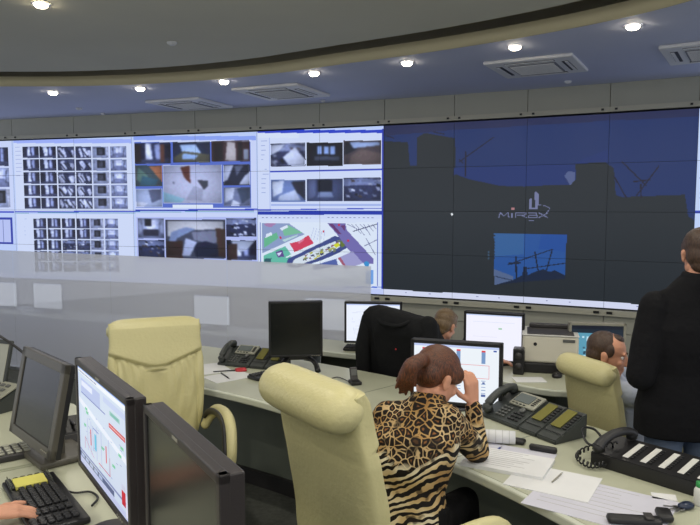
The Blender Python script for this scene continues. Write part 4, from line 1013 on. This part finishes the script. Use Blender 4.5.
# low counter with lit monitors beyond the misted glass
a_ = g1+gd*.4+V((.30, .62, 0)); b_ = g1+gd*6.2+V((.30, .62, 0)); d_ = (b_-a_).normalized(); nrm2 = V((-d_.y, d_.x, 0))
t = thing('low_counter', 'low counter beyond the misted glass, faintly seen with lit monitors on it', 'counter', (0, 0, 0))
bm = BM(); box(bm, (0, 0, .53), ((b_-a_).length, .5, .03), basis((a_+b_)/2, d_, nrm2, V((0, 0, 1)))); obj('worktop', bm, m_deskT, t)
for k in range(5):
    bm = BM(); box(bm, (0, 0, .2575), (.03, .44, .515), basis(a_.lerp(b_, .01+k*.245), d_, nrm2, V((0, 0, 1)))); obj('panel', bm, m_deskP, t)
for (px, py, lab) in ((212, 310, 'faint lit monitor behind the misted glass right of the left chair'), (325, 314, 'faint lit monitor behind the misted glass right of the black monitor'), (48, 296, 'faint lit monitor behind the misted glass above the touch monitor'), (4, 300, 'faint lit monitor behind the misted glass at the left edge')):
    d2 = ray(px, py); k = (a_.x*d_.y-a_.y*d_.x)/(d2.x*d_.y-d2.y*d_.x); p = V((d2.x*k, d2.y*k, .545))
    cz = EYE+d2.z*k-.545
    monitor(lab, '', p, (-.3, -.95), .46, .34, max(cz, .19), lm, depth=.04, bez=.014, group=None)
# ================================================================ people
def tri_sphere(bm, c, r, M=None, sub=3):
    t = bmesh.new(); bmesh.ops.create_icosphere(t, subdivisions=sub, radius=1)
    r = (r, r, r) if not isinstance(r, (tuple, list)) else r
    bmesh.ops.scale(t, vec=V(r), verts=t.verts)
    if M is not None: bmesh.ops.transform(t, matrix=M.to_3x3().to_4x4(), verts=t.verts)
    bmesh.ops.translate(t, vec=V(c), verts=t.verts); merge(bm, t)
def cap(bm, a, b, r0, r1, sub=2):
    tri_sphere(bm, a, r0, sub=sub); tri_sphere(bm, b, r1, sub=sub)
    if (V(b)-V(a)).length > 1e-4: loft(bm, [circ(a, V(b)-V(a), r0, 18), circ(b, V(b)-V(a), r1, 18)], smooth=False)
def limb(bm, pts, rs):
    for (a, b), (r0, r1) in zip(zip(pts, pts[1:]), zip(rs, rs[1:])): cap(bm, V(a), V(b), r0, r1)
def remesh(name, bm, vox, m, parent, smooth=4, k=.6):
    bmesh.ops.recalc_face_normals(bm, faces=bm.faces[:])
    me = bpy.data.meshes.new('tmp'); bm.to_mesh(me); bm.free()
    o = bpy.data.objects.new('tmp', me); C.objects.link(o)
    md = o.modifiers.new('r', 'REMESH'); md.mode = 'VOXEL'; md.voxel_size = vox
    if smooth: sm = o.modifiers.new('s', 'SMOOTH'); sm.iterations = smooth; sm.factor = k
    dg = bpy.context.evaluated_depsgraph_get(); dg.update()
    me2 = bpy.data.meshes.new_from_object(o.evaluated_get(dg)); bpy.data.objects.remove(o)
    me2.name = name
    me2.materials.clear()
    return obj(name, me2, m, parent, True)
def torso(bm, rings, right, n=28, e=.8):
    """rings: (centre, half width, half depth, forward)"""
    rr = []
    for c, w, d, f in rings:
        f = V(f).normalized(); r = V(right).normalized()
        rr.append([V(c)+r*w*math.copysign(abs(math.cos(a))**e, math.cos(a))+f*d*math.copysign(abs(math.sin(a))**e, math.sin(a)) for a in [2*math.pi*i/n for i in range(n)]])
    loft(bm, rr)
def hframe(c, f, u=(0, 0, 1)):
    f = V(f).normalized(); u = V(u); r = f.cross(u).normalized(); u = r.cross(f)
    return basis(c, r, f, u)
def head(bm, M, s=1.0, fem=False):
    g = lambda *p: M@(V(p)*s)
    tri_sphere(bm, g(0, -.012, .035), (.074*s, .094*s, .083*s), M)
    tri_sphere(bm, g(0, .022, -.02), (.062*s, .068*s, .082*s), M)
    tri_sphere(bm, g(0, .045, -.072), (.042*s, .042*s, .036*s), M)
    tri_sphere(bm, g(0, .066, -.092), (.022*s, .018*s, .018*s), M)
    for k in (-1, 1):
        tri_sphere(bm, g(k*.043, .0, -.055), (.022*s, .045*s, .03*s), M)           # jaw corner
        tri_sphere(bm, g(k*.036, .062, -.022), (.022*s, .02*s, .018*s), M)         # cheek
        tri_sphere(bm, g(k*.03, .078, .028), (.024*s, .012*s, .008*s), M)          # brow
        tri_sphere(bm, g(k*.074, -.012, -.008), (.009*s, .019*s, .032*s), M, 2)    # ear
        tri_sphere(bm, g(k*.079, -.018, .006), (.008*s, .017*s, .018*s), M, 2)
    cap(bm, g(0, .086, .012), g(0, .103, -.026), .009*s, .0125*s); 
    for k in (-1, 1): tri_sphere(bm, g(k*.010, .096, -.03), .0085*s, sub=2)
    tri_sphere(bm, g(0, .084, -.052), (.024*s, .011*s, .006*s), M, 2); tri_sphere(bm, g(0, .082, -.064), (.021*s, .011*s, .006*s), M, 2)
def eyes(par, M, s=1.0):
    for k in (-1, 1):
        bm = BM(); tri_sphere(bm, M@V((k*.031*s, .066*s, .008*s)), .0125*s); e = obj('eye', bm, m_eye, par, True)
        bm = BM(); tri_sphere(bm, M@V((k*.031*s, .0745*s, .007*s)), .0058*s); obj('iris', bm, m_iris, e, True)
        bm = BM(); cap(bm, M@V((k*.014*s, .089*s, .030*s)), M@V((k*.045*s, .080*s, .032*s)), .0035*s, .0025*s); obj('eyebrow', bm, m_brow, par, True)
def hand(bm, w, d, nrm_, thumb_, curl=.5, s=1.0, spread=.0):
    """w wrist, d finger direction, nrm_ palm side normal, thumb_ side the thumb leaves from"""
    d = V(d).normalized(); n_ = V(nrm_); n_ = (n_-d*n_.dot(d)).normalized(); th = V(thumb_); th = (th-d*th.dot(d)-n_*th.dot(n_)).normalized()
    w = V(w)
    for k, t_ in enumerate((.028, .010, -.010, -.027)):
        cap(bm, w+th*t_*.55*s, w+d*.085*s+th*t_*s, .014*s, .012*s)
    for k, (t_, L) in enumerate(zip((.028, .010, -.010, -.027), (.072, .080, .074, .058))):
        p = w+d*.088*s+th*t_*s; dir_ = (d+th*spread*(1.5-k)*.2).normalized(); r_ = .0088*s
        for j, f_ in enumerate((.45, .30, .25)):
            a = curl*(.6+.5*j); dir2 = (dir_*math.cos(a)+n_*math.sin(a)).normalized() if j == 0 else (dir2*math.cos(a*.8)+n_cur*math.sin(a*.8)).normalized()
            n_cur = (n_-dir2*n_.dot(dir2)); n_cur = n_cur.normalized() if n_cur.length > .05 else -dir_
            q_ = p+dir2*L*f_*s; cap(bm, p, q_, r_, r_*.92); p = q_; r_ *= .92
    p = w+th*.022*s+d*.02*s
    for a, L in ((.9, .045), (.55, .034), (.35, .028)):
        q_ = p+(th*a+d*(1-.3*a)+n_*.35*curl).normalized()*L*s; cap(bm, p, q_, .012*s, .0098*s); p = q_
m_skin = mat('skin', (206, 150, 122), .5, bump=.08, bscale=120, var=.05, vscale=12, spec=.3)
m_eye = mat('eye_white', (225, 222, 215), .25); m_iris = mat('iris_dark', (50, 36, 26), .2); m_brow = mat('brow_hair', (70, 48, 32), .8)
def hairmat(name, c, c2):
    m = mat(name, c, .45); nt = m.node_tree; b = nt.nodes['Principled BSDF']
    tc = nt.nodes.new('ShaderNodeTexCoord'); mp_ = nt.nodes.new('ShaderNodeMapping'); mp_.inputs['Scale'].default_value = (190, 190, 22)
    n = nt.nodes.new('ShaderNodeTexNoise'); n.inputs['Scale'].default_value = 1.6; n.inputs['Detail'].default_value = 3
    r = nt.nodes.new('ShaderNodeValToRGB'); r.color_ramp.elements[0].color = lin(c)+(1,); r.color_ramp.elements[1].color = lin(c2)+(1,); r.color_ramp.elements[0].position = .35; r.color_ramp.elements[1].position = .7
    bp = nt.nodes.new('ShaderNodeBump'); bp.inputs['Strength'].default_value = .5; bp.inputs['Distance'].default_value = .004
    L = nt.links.new; L(tc.outputs['Object'], mp_.inputs[0]); L(mp_.outputs[0], n.inputs['Vector']); L(n.outputs['Fac'], r.inputs['Fac']); L(r.outputs[0], b.inputs['Base Color']); L(n.outputs['Fac'], bp.inputs['Height']); L(bp.outputs[0], b.inputs['Normal'])
    return m
m_hairw = hairmat('auburn_hair', (46, 26, 17), (120, 68, 38)); m_hairb = hairmat('brown_hair', (44, 30, 22), (84, 60, 42)); m_hairl = hairmat('light_brown_hair', (80, 62, 40), (128, 104, 72))
def fabric(name, c, bump=.35, sc=14, rough=.85):
    m = mat(name, c, rough, bump=bump, bscale=sc, var=.06, vscale=5, spec=.2); m.node_tree.nodes['Principled BSDF'].inputs['Normal']
    for n in m.node_tree.nodes:
        if n.type == 'BUMP': n.inputs['Distance'].default_value = .03
    return m
m_blk = fabric('black_wool', (16, 16, 19)); m_jean = fabric('blue_jeans', (104, 118, 140)); m_shirt = fabric('pale_blue_shirt', (176, 184, 200)); m_jack = fabric('dark_jacket_cloth', (20, 21, 23)); m_trou = fabric('black_trousers', (18, 18, 20)); m_shoe = mat('black_shoe', (20, 18, 18), .35); m_greysh = fabric('grey_shirt', (110, 112, 120))
def leopard():
    m = bpy.data.materials.new('animal_print_cloth'); m.use_nodes = True; nt = m.node_tree; b = nt.nodes['Principled BSDF']; N = nt.nodes.new; L = nt.links.new
    b.inputs['Roughness'].default_value = .7; b.inputs['Specular IOR Level'].default_value = .25
    tc = N('ShaderNodeTexCoord'); no = N('ShaderNodeTexNoise'); no.inputs['Scale'].default_value = 9; no.inputs['Detail'].default_value = 3
    L(tc.outputs['Object'], no.inputs['Vector'])
    mix = N('ShaderNodeMixRGB'); mix.blend_type = 'ADD'; mix.inputs[0].default_value = .06; L(tc.outputs['Object'], mix.inputs[1]); L(no.outputs['Color'], mix.inputs[2])
    def ramp(src, els, cm='LINEAR'):
        r = N('ShaderNodeValToRGB'); r.color_ramp.interpolation = cm
        e = r.color_ramp.elements; e[0].position = els[0][0]; e[0].color = els[0][1]; e[1].position = els[-1][0]; e[1].color = els[-1][1]
        for p, c in els[1:-1]: x = e.new(p); x.color = c
        L(src, r.inputs[0]); return r.outputs[0]
    W_, B_ = (1, 1, 1, 1), (0, 0, 0, 1)
    # ground colour: tan at the shoulders, cream patches lower
    n2 = N('ShaderNodeTexNoise'); n2.inputs['Scale'].default_value = 5.5; L(tc.outputs['Object'], n2.inputs['Vector'])
    ground = ramp(n2.outputs['Fac'], [(.36, lin((170, 136, 86))+(1,)), (.5, lin((200, 176, 128))+(1,)), (.60, lin((228, 218, 188))+(1,))])
    # leopard net: dark cells with pale borders (distance to edge) and brown hearts
    v = N('ShaderNodeTexVoronoi'); v.feature = 'DISTANCE_TO_EDGE'; v.inputs['Scale'].default_value = 33; L(mix.outputs[0], v.inputs['Vector'])
    net = ramp(v.outputs['Distance'], [(.05, B_), (.10, W_)])
    heart = ramp(v.outputs['Distance'], [(.30, B_), (.42, W_)])
    spotc = N('ShaderNodeMixRGB'); spotc.inputs[1].default_value = lin((24, 17, 12))+(1,); spotc.inputs[2].default_value = lin((134, 88, 46))+(1,); L(heart, spotc.inputs[0])
    gd_ = N('ShaderNodeMixRGB'); gd_.blend_type = 'MULTIPLY'; gd_.inputs[0].default_value = 1; gd_.inputs[2].default_value = (.72, .58, .42, 1); L(ground, gd_.inputs[1])
    leo = N('ShaderNodeMixRGB'); L(net, leo.inputs[0]); L(gd_.outputs[0], leo.inputs[1]); L(spotc.outputs[0], leo.inputs[2])
    # zebra bands
    mp_ = N('ShaderNodeMapping'); mp_.inputs['Rotation'].default_value = (.25, .35, .2); L(tc.outputs['Object'], mp_.inputs[0])
    wv = N('ShaderNodeTexWave'); wv.wave_type = 'BANDS'; wv.bands_direction = 'Z'; wv.inputs['Scale'].default_value = 11; wv.inputs['Distortion'].default_value = 11; wv.inputs['Detail'].default_value = 2; wv.inputs['Detail Scale'].default_value = .9
    L(mp_.outputs[0], wv.inputs['Vector'])
    zb = ramp(wv.outputs['Fac'], [(.46, B_), (.54, W_)])
    zeb = N('ShaderNodeMixRGB'); L(zb, zeb.inputs[0]); zeb.inputs[1].default_value = lin((22, 18, 16))+(1,); L(ground, zeb.inputs[2])
    # choose by height plus noise
    sp = N('ShaderNodeSeparateXYZ'); L(tc.outputs['Object'], sp.inputs[0])
    n3 = N('ShaderNodeTexNoise'); n3.inputs['Scale'].default_value = 4; L(tc.outputs['Object'], n3.inputs['Vector'])
    ad = N('ShaderNodeMath'); ad.operation = 'MULTIPLY_ADD'; L(n3.outputs['Fac'], ad.inputs[0]); ad.inputs[1].default_value = .35; L(sp.outputs['Z'], ad.inputs[2])
    sb = N('ShaderNodeMath'); sb.operation = 'SUBTRACT'; sb.inputs[1].default_value = .5; L(ad.outputs[0], sb.inputs[0])
    sel = ramp(sb.outputs[0], [(.555, B_), (.585, W_)])
    fin = N('ShaderNodeMixRGB'); L(sel, fin.inputs[0]); L(zeb.outputs[0], fin.inputs[1]); L(leo.outputs[0], fin.inputs[2])
    # plain patches
    n4 = N('ShaderNodeTexNoise'); n4.inputs['Scale'].default_value = 14; n4.inputs['Detail'].default_value = 2
    mo = N('ShaderNodeMapping'); mo.inputs['Location'].default_value = (3.2, 1.1, 7); L(tc.outputs['Object'], mo.inputs[0]); L(mo.outputs[0], n4.inputs['Vector'])
    pl = ramp(n4.outputs['Fac'], [(.60, B_), (.66, W_)])
    f2_ = N('ShaderNodeMixRGB'); f2_.inputs[2].default_value = lin((30, 22, 16))+(1,); L(fin.outputs[0], f2_.inputs[1])
    bl_ = N('ShaderNodeMath'); bl_.operation = 'MULTIPLY'; bl_.inputs[1].default_value = .75; L(pl, bl_.inputs[0]); L(bl_.outputs[0], f2_.inputs[0])
    L(f2_.outputs[0], b.inputs['Base Color'])
    bp = N('ShaderNodeBump'); bp.inputs['Strength'].default_value = .4; bp.inputs['Distance'].default_value = .02; L(n3.outputs['Fac'], bp.inputs['Height']); L(bp.outputs[0], b.inputs['Normal'])
    return m
m_leo = leopard()
def legs(bmS, bmT, hips, knees, ankles, f, k=1.0, shoes=None):
    for h, kn, an in zip(hips, knees, ankles):
        if bmS: limb(bmS, [h, kn, an], [.075*k, .052*k, .034*k])
        limb(bmT, [h, V(h).lerp(V(kn), .5), kn, V(kn).lerp(V(an), .4), an], [.095*k, .088*k, .066*k, .062*k, .05*k])
        if shoes is not None:
            a = V(an); a = V((a.x, a.y, .045)); fd = V(f).normalized()
            cap(shoes, a-fd*.05+V((0, 0, -.005)), a+fd*.15+V((0, 0, -.012)), .038, .032)
def person(label, hip, chest, neck, headM, right, fwd, armL, armR, hands, hips, knees, ankles, m_top, m_hairm, hairf, hs=1.0, fem=False, tw=1.0, collar=None, topname='shirt', face=True, vox=.0065, topz=None, lower=m_trou, hem=.07, group=None):
    t = thing('person', label, 'person', (hip[0], hip[1], 0), 0, group); O = V((hip[0], hip[1], 0))
    L_ = lambda p: V(p)-O
    right = V(right).normalized(); fwd = V(fwd).normalized()
    sh = 1.0*tw
    hip_, chest_, neck_ = L_(hip), L_(chest), L_(neck)
    up = (neck_-hip_).normalized(); f_ = (fwd-up*fwd.dot(up)).normalized()
    def rings(e):
        w = .168 if fem else .175; 
        mid = hip_.lerp(chest_, .5)
        wa = .135 if fem else .150
        return [(hip_-up*.10, .12*sh+e, .10+e, f_), (hip_-up*.02, w*sh+e, .125+e, f_), (mid, wa*sh+e, .105+e, f_), (chest_-up*.05, .165*sh+e, .12+e, f_),
                (chest_+up*.05, .178*sh+e, .115+e, f_), (chest_.lerp(neck_, .55), .150*sh+e*.8, .092+e*.8, f_), (neck_-up*.015, .072, .066, f_), (neck_+up*.02, .055, .055, f_)]
    bs = BM(); torso(bs, rings(0), right)
    M = Matrix.Translation(-O) @ headM
    head(bs, M, hs, fem)
    hc = M@V((0, -.025*hs, -.055*hs)); cap(bs, neck_-up*.04, hc, .058 if not fem else .05, .053 if not fem else .047)
    for arm in (armL, armR):
        limb(bs, [L_(p) for p in arm], [.05, .040, .027] if not fem else [.045, .036, .024])
    for h in hands: hand(bs, L_(h[0]), *h[1:])
    bt = BM(); bsh = BM()
    torso(bt, [(hip_-up*.11, .13*sh, .11, f_), (hip_, (.172)*sh+.008, .135, f_), (hip_+up*.09, .16*sh, .12, f_)], right)
    legs(bs, bt, [L_(p) for p in hips], [L_(p) for p in knees], [L_(p) for p in ankles], fwd, .93 if fem else 1, bsh)
    remesh('body', bs, vox*.8, m_skin, t, 3)
    b2 = BM(); r2 = rings(.016)
    r2[0] = (hip_-up*hem, r2[1][1]*.98, r2[1][2], f_)
    torso(b2, r2[:-2]+[(neck_-up*.015, .10, .085, f_), (neck_+up*.012, .073, .073, f_), (neck_+up*.03, .068, .068, f_)], right)
    for arm in (armL, armR): cap(b2, neck_-up*.045, L_(arm[0])-up*.004, .052, .064)
    for arm in (armL, armR):
        a, b_, c_ = [L_(p) for p in arm]; k = 1.0 if not fem else .92
        limb(b2, [a, a.lerp(b_, .5), b_, b_.lerp(c_, .5), b_.lerp(c_, .93)], [.068*k*tw**.5, .064*k*tw**.8, .056*k*tw**.8, .048*k, .040*k])
    if collar: 
        ring = [V(c_) for c_ in circ(neck_+up*.012+f_*.0, up, .062, 20)]
        tube(b2, ring+[ring[0]], .013, 8)
    remesh(topname, b2, vox, m_top, t, 5)
    remesh('trousers', bt, vox*1.3, lower, t, 4)
    remesh('shoes', bsh, vox*1.3, m_shoe, t, 3)
    hb = BM(); hairf(hb, M, hs); remesh('hair', hb, .005, m_hairm, t, 3)
    if face: eyes(t, M, hs)
    return t
def hair_short(bm, M, s):
    g = lambda *p: M@(V(p)*s)
    tri_sphere(bm, g(0, -.022, .046), (.080*s, .094*s, .082*s), M)
    tri_sphere(bm, g(0, -.050, .0), (.074*s, .062*s, .075*s), M)
    tri_sphere(bm, g(0, .035, .085), (.058*s, .048*s, .036*s), M)
    for k in (-1, 1): tri_sphere(bm, g(k*.068, .0, .035), (.014*s, .03*s, .035*s), M)
    tri_sphere(bm, g(0, -.062, -.045), (.056*s, .036*s, .045*s), M)
def hair_receding(bm, M, s):
    g = lambda *p: M@(V(p)*s)
    tri_sphere(bm, g(0, -.030, .042), (.080*s, .088*s, .080*s), M)
    tri_sphere(bm, g(0, -.050, .0), (.074*s, .062*s, .075*s), M)
    for k in (-1, 1): tri_sphere(bm, g(k*.069, .004, .03), (.012*s, .026*s, .034*s), M)
    tri_sphere(bm, g(0, .022, .092), (.040*s, .04*s, .026*s), M)
    tri_sphere(bm, g(0, -.062, -.04), (.054*s, .036*s, .045*s), M)
def hair_pony(bm, M, s):
    g = lambda *p: M@(V(p)*s)
    tri_sphere(bm, g(0, -.018, .046), (.082*s, .102*s, .088*s), M)
    tri_sphere(bm, g(0, -.055, .012), (.072*s, .062*s, .072*s), M)
    for k in (-1, 1): tri_sphere(bm, g(k*.068, .02, .04), (.018*s, .045*s, .04*s), M)
    O_ = V((.235, 2.745, 0)); A = lambda x, y, Y: at(x, y, Y)-O_
    limb(bm, [g(0, -.10, .04), A(423, 360, 2.80), A(414, 366, 2.79), A(409, 377, 2.80), A(405, 390, 2.82)], [.03, .030, .036, .038, .016])
    for k, (x, y) in enumerate(((398, 388), (402, 393), (408, 395), (414, 392), (418, 386), (399, 381))): limb(bm, [A(415, 364, 2.79), A((415+x)/2-1, (366+y)/2, 2.79+.01*(k % 3)), A(x, y, 2.81+.01*(k % 3))], [.022, .018, .006])
# ---------------- woman in front
hw = at(437, 379, 2.92)
fw = V((.72, .48, -.50)); Mw = hframe(hw, fw, (.35, .25, .9))
shL = at(388, 415, 2.88); shR = at(446, 418, 2.77)
wel = at(477, 462, 2.95); wel.z = .805; wwr = at(473, 404, 2.97)
w = person('woman in a tan and black animal-print blouse leaning on her hand at the control desk',
    (.225, 2.745, .575), (.25, 2.80, .86), (.335, 2.86, 1.065), Mw, (.90, -.43, 0), (.43, .90, 0),
    (shL, (.12, 3.08, .84), (.30, 3.24, .80)), (shR, wel, wwr),
    [(wwr, (-.10, .0, 1), (-.62, .78, -.1), (-.8, -.55, 0), .8, 1.12), (V((.30, 3.24, .80)), (.8, .5, -.05), (0, 0, -1), (-.2, .8, 0), .3, .92)],
    [(.15, 2.82, .54), (.32, 2.74, .54)], [(.36, 3.14, .55), (.53, 3.02, .55)], [(.40, 3.12, .09), (.57, 3.0, .09)],
    m_leo, m_hairw, hair_pony, 1.10, True, 1.09, collar=True, topname='blouse', vox=.0065)
bm = BM(); O = V((.235, 2.745, 0)); g = Matrix.Translation(-O)@Mw; c = g@V((0, -.115, .033)); tube(bm, [V(p) for p in circ(c, (g.to_3x3()@V((0, 1, -.1))), .032, 20)]+[V(circ(c, (g.to_3x3()@V((0, 1, -.1))), .032, 20)[0])], .006, 8); obj('hair_clip', bm, m_steel, w, True)
# ---------------- standing man
hc = V((1.69, 3.27, 1.66)); Ms = hframe(hc, (.25, 1, -.12))
person('man in a black sweater and jeans standing with his back to the camera at right',
    (1.65, 3.27, .93), (1.655, 3.25, 1.27), (1.668, 3.24, 1.55), Ms, (1, -.1, 0), (.1, 1, 0),
    ((1.475, 3.25, 1.415), (1.40, 3.22, 1.08), (1.50, 3.42, 1.0)), ((1.855, 3.21, 1.405), (1.93, 3.2, 1.10), (1.80, 3.4, 1.0)),
    [(V((1.50, 3.42, 1.0)), (.6, .6, .1), (0, .3, -1), (0, .5, .8), .5), (V((1.80, 3.4, 1.0)), (-.6, .6, .1), (0, .3, -1), (0, .5, .8), .5)],
    [(1.56, 3.27, .88), (1.74, 3.26, .88)], [(1.55, 3.32, .49), (1.76, 3.31, .49)], [(1.54, 3.27, .09), (1.78, 3.26, .09)],
    m_blk, m_hairb, hair_short, 1.05, False, 1.26, collar=True, topname='sweater', lower=m_jean, hem=.15)
# ---------------- seated man in pale shirt
hc = at(608, 355, 3.78); Mm = hframe(hc, (1, -.45, -.2), (.1, 0, 1))
wrL = V((1.72, 3.86, .97))
person('man with receding brown hair in a pale shirt sitting in profile at right',
    (1.55, 3.85, .47), (1.53, 3.84, .73), (1.465, 3.81, .925), Mm, (.55, -.83, 0), (.83, .55, 0),
    ((1.40, 3.97, .86), (1.50, 4.12, .80), (1.78, 4.05, .93)), ((1.54, 3.665, .86), (1.68, 3.72, .80), (1.78, 3.95, .82)),
    [(V((1.78, 4.05, .93)), (-.05, -.1, 1), (-1, 0, 0), (0, -1, 0), .6), (V((1.78, 3.95, .82)), (.5, .8, 0), (0, 0, -1), (-.8, .5, 0), .4)],
    [(1.52, 3.93, .42), (1.60, 3.77, .42)], [(1.74, 4.08, .46), (1.86, 3.95, .46)], [(1.78, 4.06, .09), (1.90, 3.92, .09)],
    m_shirt, m_hairb, hair_receding, 1.08, False, .95, collar=True)
# ---------------- man behind the jacket
hc = at(445, 326, 4.80); Mb = hframe(hc, (.55, .75, -.45), (.2, .1, 1))
person('person with light brown hair bent over the rear desk, hidden behind the hung jacket',
    (.50, 4.86, .50), (.56, 4.85, .74), (.625, 4.81, .935), Mb, (.88, -.45, 0), (.45, .88, 0),
    ((.42, 4.93, .87), (.52, 5.12, .80), (.66, 5.2, .80)), ((.74, 4.74, .87), (.84, 4.80, .80), (1.0, 4.74, .80)),
    [(V((.66, 5.2, .80)), (.8, .3, 0), (0, 0, -1), (-.3, .8, 0), .4), (V((1.0, 4.74, .80)), (.9, -.1, 0), (0, 0, -1), (0, .8, 0), .4)],
    [(.42, 4.92, .46), (.58, 4.83, .46)], [(.62, 5.22, .5), (.78, 5.12, .5)], [(.64, 5.2, .09), (.8, 5.1, .09)],
    m_greysh, m_hairl, hair_short, .98, False, .95, vox=.008)
# ---------------- hanging jacket over chair 4
f4 = V((.6, .8, 0)).normalized(); r4 = V((f4.y, -f4.x, 0)); c4_ = V((.345, 4.62, 0))
bm = BM(); rings_ = []
for z, w_, d_, off in ((.58, .27, .10, .12), (.66, .29, .13, .11), (.80, .295, .14, .09), (.95, .295, .14, .06), (1.03, .29, .13, .03), (1.10, .285, .12, .0), (1.15, .275, .105, .0), (1.18, .245, .075, .0), (1.194, .19, .04, .0)):
    ring = []
    for i in range(64):
        a = 2*math.pi*i/64; cx = math.copysign(abs(math.cos(a))**.6, math.cos(a)); sy = math.copysign(abs(math.sin(a))**.6, math.sin(a))
        fold = (.010*math.sin(9*a+z*5)+.007*math.sin(17*a+z*13))*(1 if z < 1.1 else .3)
        ring.append(V(r4*((w_+fold)*cx-(.05*(1.1-z)/.5 if cx < 0 and z < 1.1 else 0))+f4*((d_+fold*1.6)*sy+off))+V((0, 0, z-.012-(.028*(cx+.3) if z > 1.0 else 0)+.015*math.sin(4*a)*(z < .7))))
    rings_.append(ring)
loft(bm, rings_)
o = thing('jacket', 'dark jacket hung over the chair back at the rear desk', 'jacket', c4_)
obj('jacket_body', bm, m_jack, o, True)
for s in (-1, 1):
    bm = BM(); limb(bm, [r4*s*.23-f4*.02+V((0, 0, 1.10)), r4*s*.275-f4*.05+V((0, 0, .90)), r4*s*.28-f4*.03+V((0, 0, .68))], [.07, .062, .052]); remesh('sleeve', bm, .01, m_jack, o, 4)
bm = BM(); tube(bm, smoothpath([r4*-.13-f4*.085+V((0, 0, 1.135)), r4*-.06-f4*.118+V((0, 0, 1.10)), r4*.06-f4*.118+V((0, 0, 1.095)), r4*.13-f4*.085+V((0, 0, 1.125))], 5), .014, 8, .02); obj('collar', bm, m_jack, o, True)
bm = BM(); tri_sphere(bm, r4*.03-f4*.10+V((0, 0, .93)), .006); obj('badge', bm, m_red, o, True)
# ---------------- hand at lower left edge
hp = on(-13, 530, ZL)
t = thing('person', 'blurred hand of a person outside the picture resting on the near keyboard', 'person', (hp.x, hp.y, ZL), 0)
bm = BM(); hand(bm, (0, 0, .05), (.9, .42, -.08), (0, 0, -1), (-.4, .9, 0), .35, 1.0); limb(bm, [(0, 0, .05), (-.14, -.10, .06), (-.26, -.18, .08)], [.026, .034, .042]); remesh('body', bm, .005, m_skin, t, 3)
bm = BM(); limb(bm, [(-.07, -.05, .055), (-.17, -.12, .062), (-.28, -.195, .085)], [.040, .048, .054]); remesh('sleeve', bm, .008, fabric('lavender_cloth', (90, 84, 110)), t, 3)
# ================================================================ camera, world, view
cam = bpy.data.cameras.new('camera'); cam.lens = 36*F/700; cam.sensor_width = 36; cam.clip_start = .05
co = bpy.data.objects.new('camera', cam); C.objects.link(co); co.location = (0, 0, EYE); co.rotation_euler = (math.pi/2-PITCH, 0, 0)
sc = bpy.context.scene; sc.camera = co
w_ = bpy.data.worlds.new('world'); sc.world = w_; w_.use_nodes = True; w_.node_tree.nodes['Background'].inputs[0].default_value = (.80, .84, .95, 1); w_.node_tree.nodes['Background'].inputs[1].default_value = .95
vs = sc.view_settings; vs.view_transform = 'Standard'; vs.look = 'None'; vs.gamma = 1; vs.use_curve_mapping = False; vs.exposure = 0
